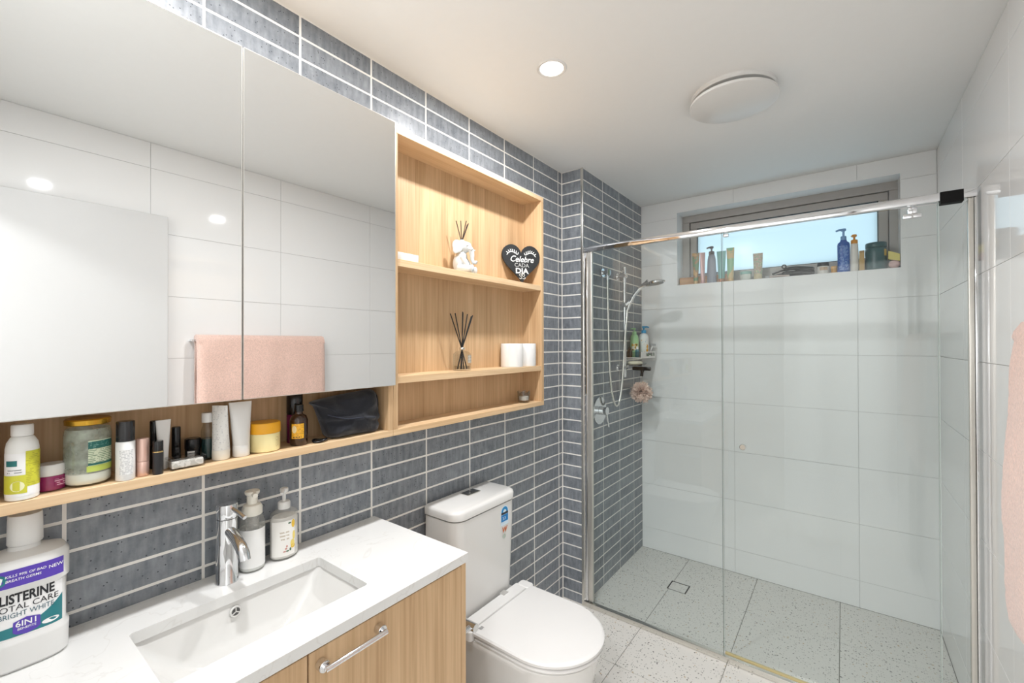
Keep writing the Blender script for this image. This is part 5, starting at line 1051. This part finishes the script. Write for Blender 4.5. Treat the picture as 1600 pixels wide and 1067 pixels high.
obj('bottle_print', MB().patch(plane_map((dx2+0.0275, dy2, S2), (0, 1, 0), (0, 0, 1)), 0.004, 0.024, 0.030, 0.060, 1, 1), fine_print('diffuser_print', (196, 190, 176), (120, 112, 100), 230, 260, 0.45), rd_)
BST = plain('black_reed', (22, 21, 21), 0.6)
for a, b_, zt_ in ((-0.010, -0.054, 0.222), (0.004, -0.042, 0.224), (0.0, 0.004, 0.232), (0.006, 0.0, 0.228), (-0.004, 0.036, 0.224), (0.010, 0.052, 0.220), (0.008, 0.046, 0.216)):
    obj('reed', MB().tube([(dx2-a*0.9, dy2-b_*0.34, S2+0.006), (dx2+a*0.05, dy2+b_*0.02, S2+0.088), (dx2+a, dy2+b_, S2+zt_)], 0.0021, 8), BST, rd_)
# toilet rolls
PAPER = plain('tissue_paper', (232, 231, 228), 0.9, bump=0.25, bscale=90)
for i, (x_, y_) in enumerate(((0.066, 1.588), (0.066, 1.692))):
    t = thing('toilet_roll', ['toilet roll with a loose end on the middle shelf', 'toilet roll tucked against the end of the middle shelf'][i], 'toilet roll', (x_, y_, S2), 'spare toilet rolls')
    n = 48; prof = [(0.019, 0.0005), (0.050, 0.0005), (0.0505, 0.003), (0.0505, 0.103), (0.049, 0.106), (0.019, 0.106), (0.019, 0.0005)]
    obj('paper', MB().lathe(x_, y_, prof, n, z=S2, capped=False), PAPER, t, 40)
    obj('core', MB().lathe(x_, y_, [(0.0188, 0.001), (0.0188, 0.1065), (0.0178, 0.1065), (0.0178, 0.001)], 32, z=S2, capped=False), plain('cardboard', (190, 166, 134), 0.8), t, 40)
    if i == 0:
        fmap = cyl_map(x_, y_, 0.0505, R(-38), S2, 0.0012); obj('loose_sheet', MB().patch(lambda s, t_: fmap(s, t_), -0.028, 0.012, 0.002, 0.104, 14, 2), PAPER, t)
# tealight
tlx, tly = 0.074, 1.668; Z3 = ZB+0.02
t = thing('tealight_holder', 'small scalloped glass candle holder with a white candle', 'candle holder', (tlx, tly, Z3))
rings = []; n = 48
for r_, z_, wv in ((0.024, 0.0005, 0), (0.028, 0.003, 0), (0.030, 0.03, 0), (0.031, 0.050, 0.004), (0.0285, 0.050, 0.004), (0.0275, 0.02, 0), (0.024, 0.010, 0)):
    rings.append([(tlx+r_*math.cos(2*math.pi*i/n), tly+r_*math.sin(2*math.pi*i/n), Z3+z_+wv*math.cos(6*2*math.pi*i/n)) for i in range(n)])
obj('glass_cup', MB().loft(rings), glass('cup_glass', (0.84, 0.85, 0.85), ior=1.5), t, 60)
obj('candle', MB().lathe(tlx, tly, [(0.0225, 0.0105), (0.0225, 0.028), (0.021, 0.029)], 32, z=Z3), plain('candle_wax', (238, 234, 226), 0.5), t, 40)
obj('wick', MB().tube([(tlx, tly, Z3+0.029), (tlx, tly, Z3+0.035)], 0.0008, 6), BLACKP, t)

for o in bpy.data.objects:
    if '_w' in o: del o['_w']
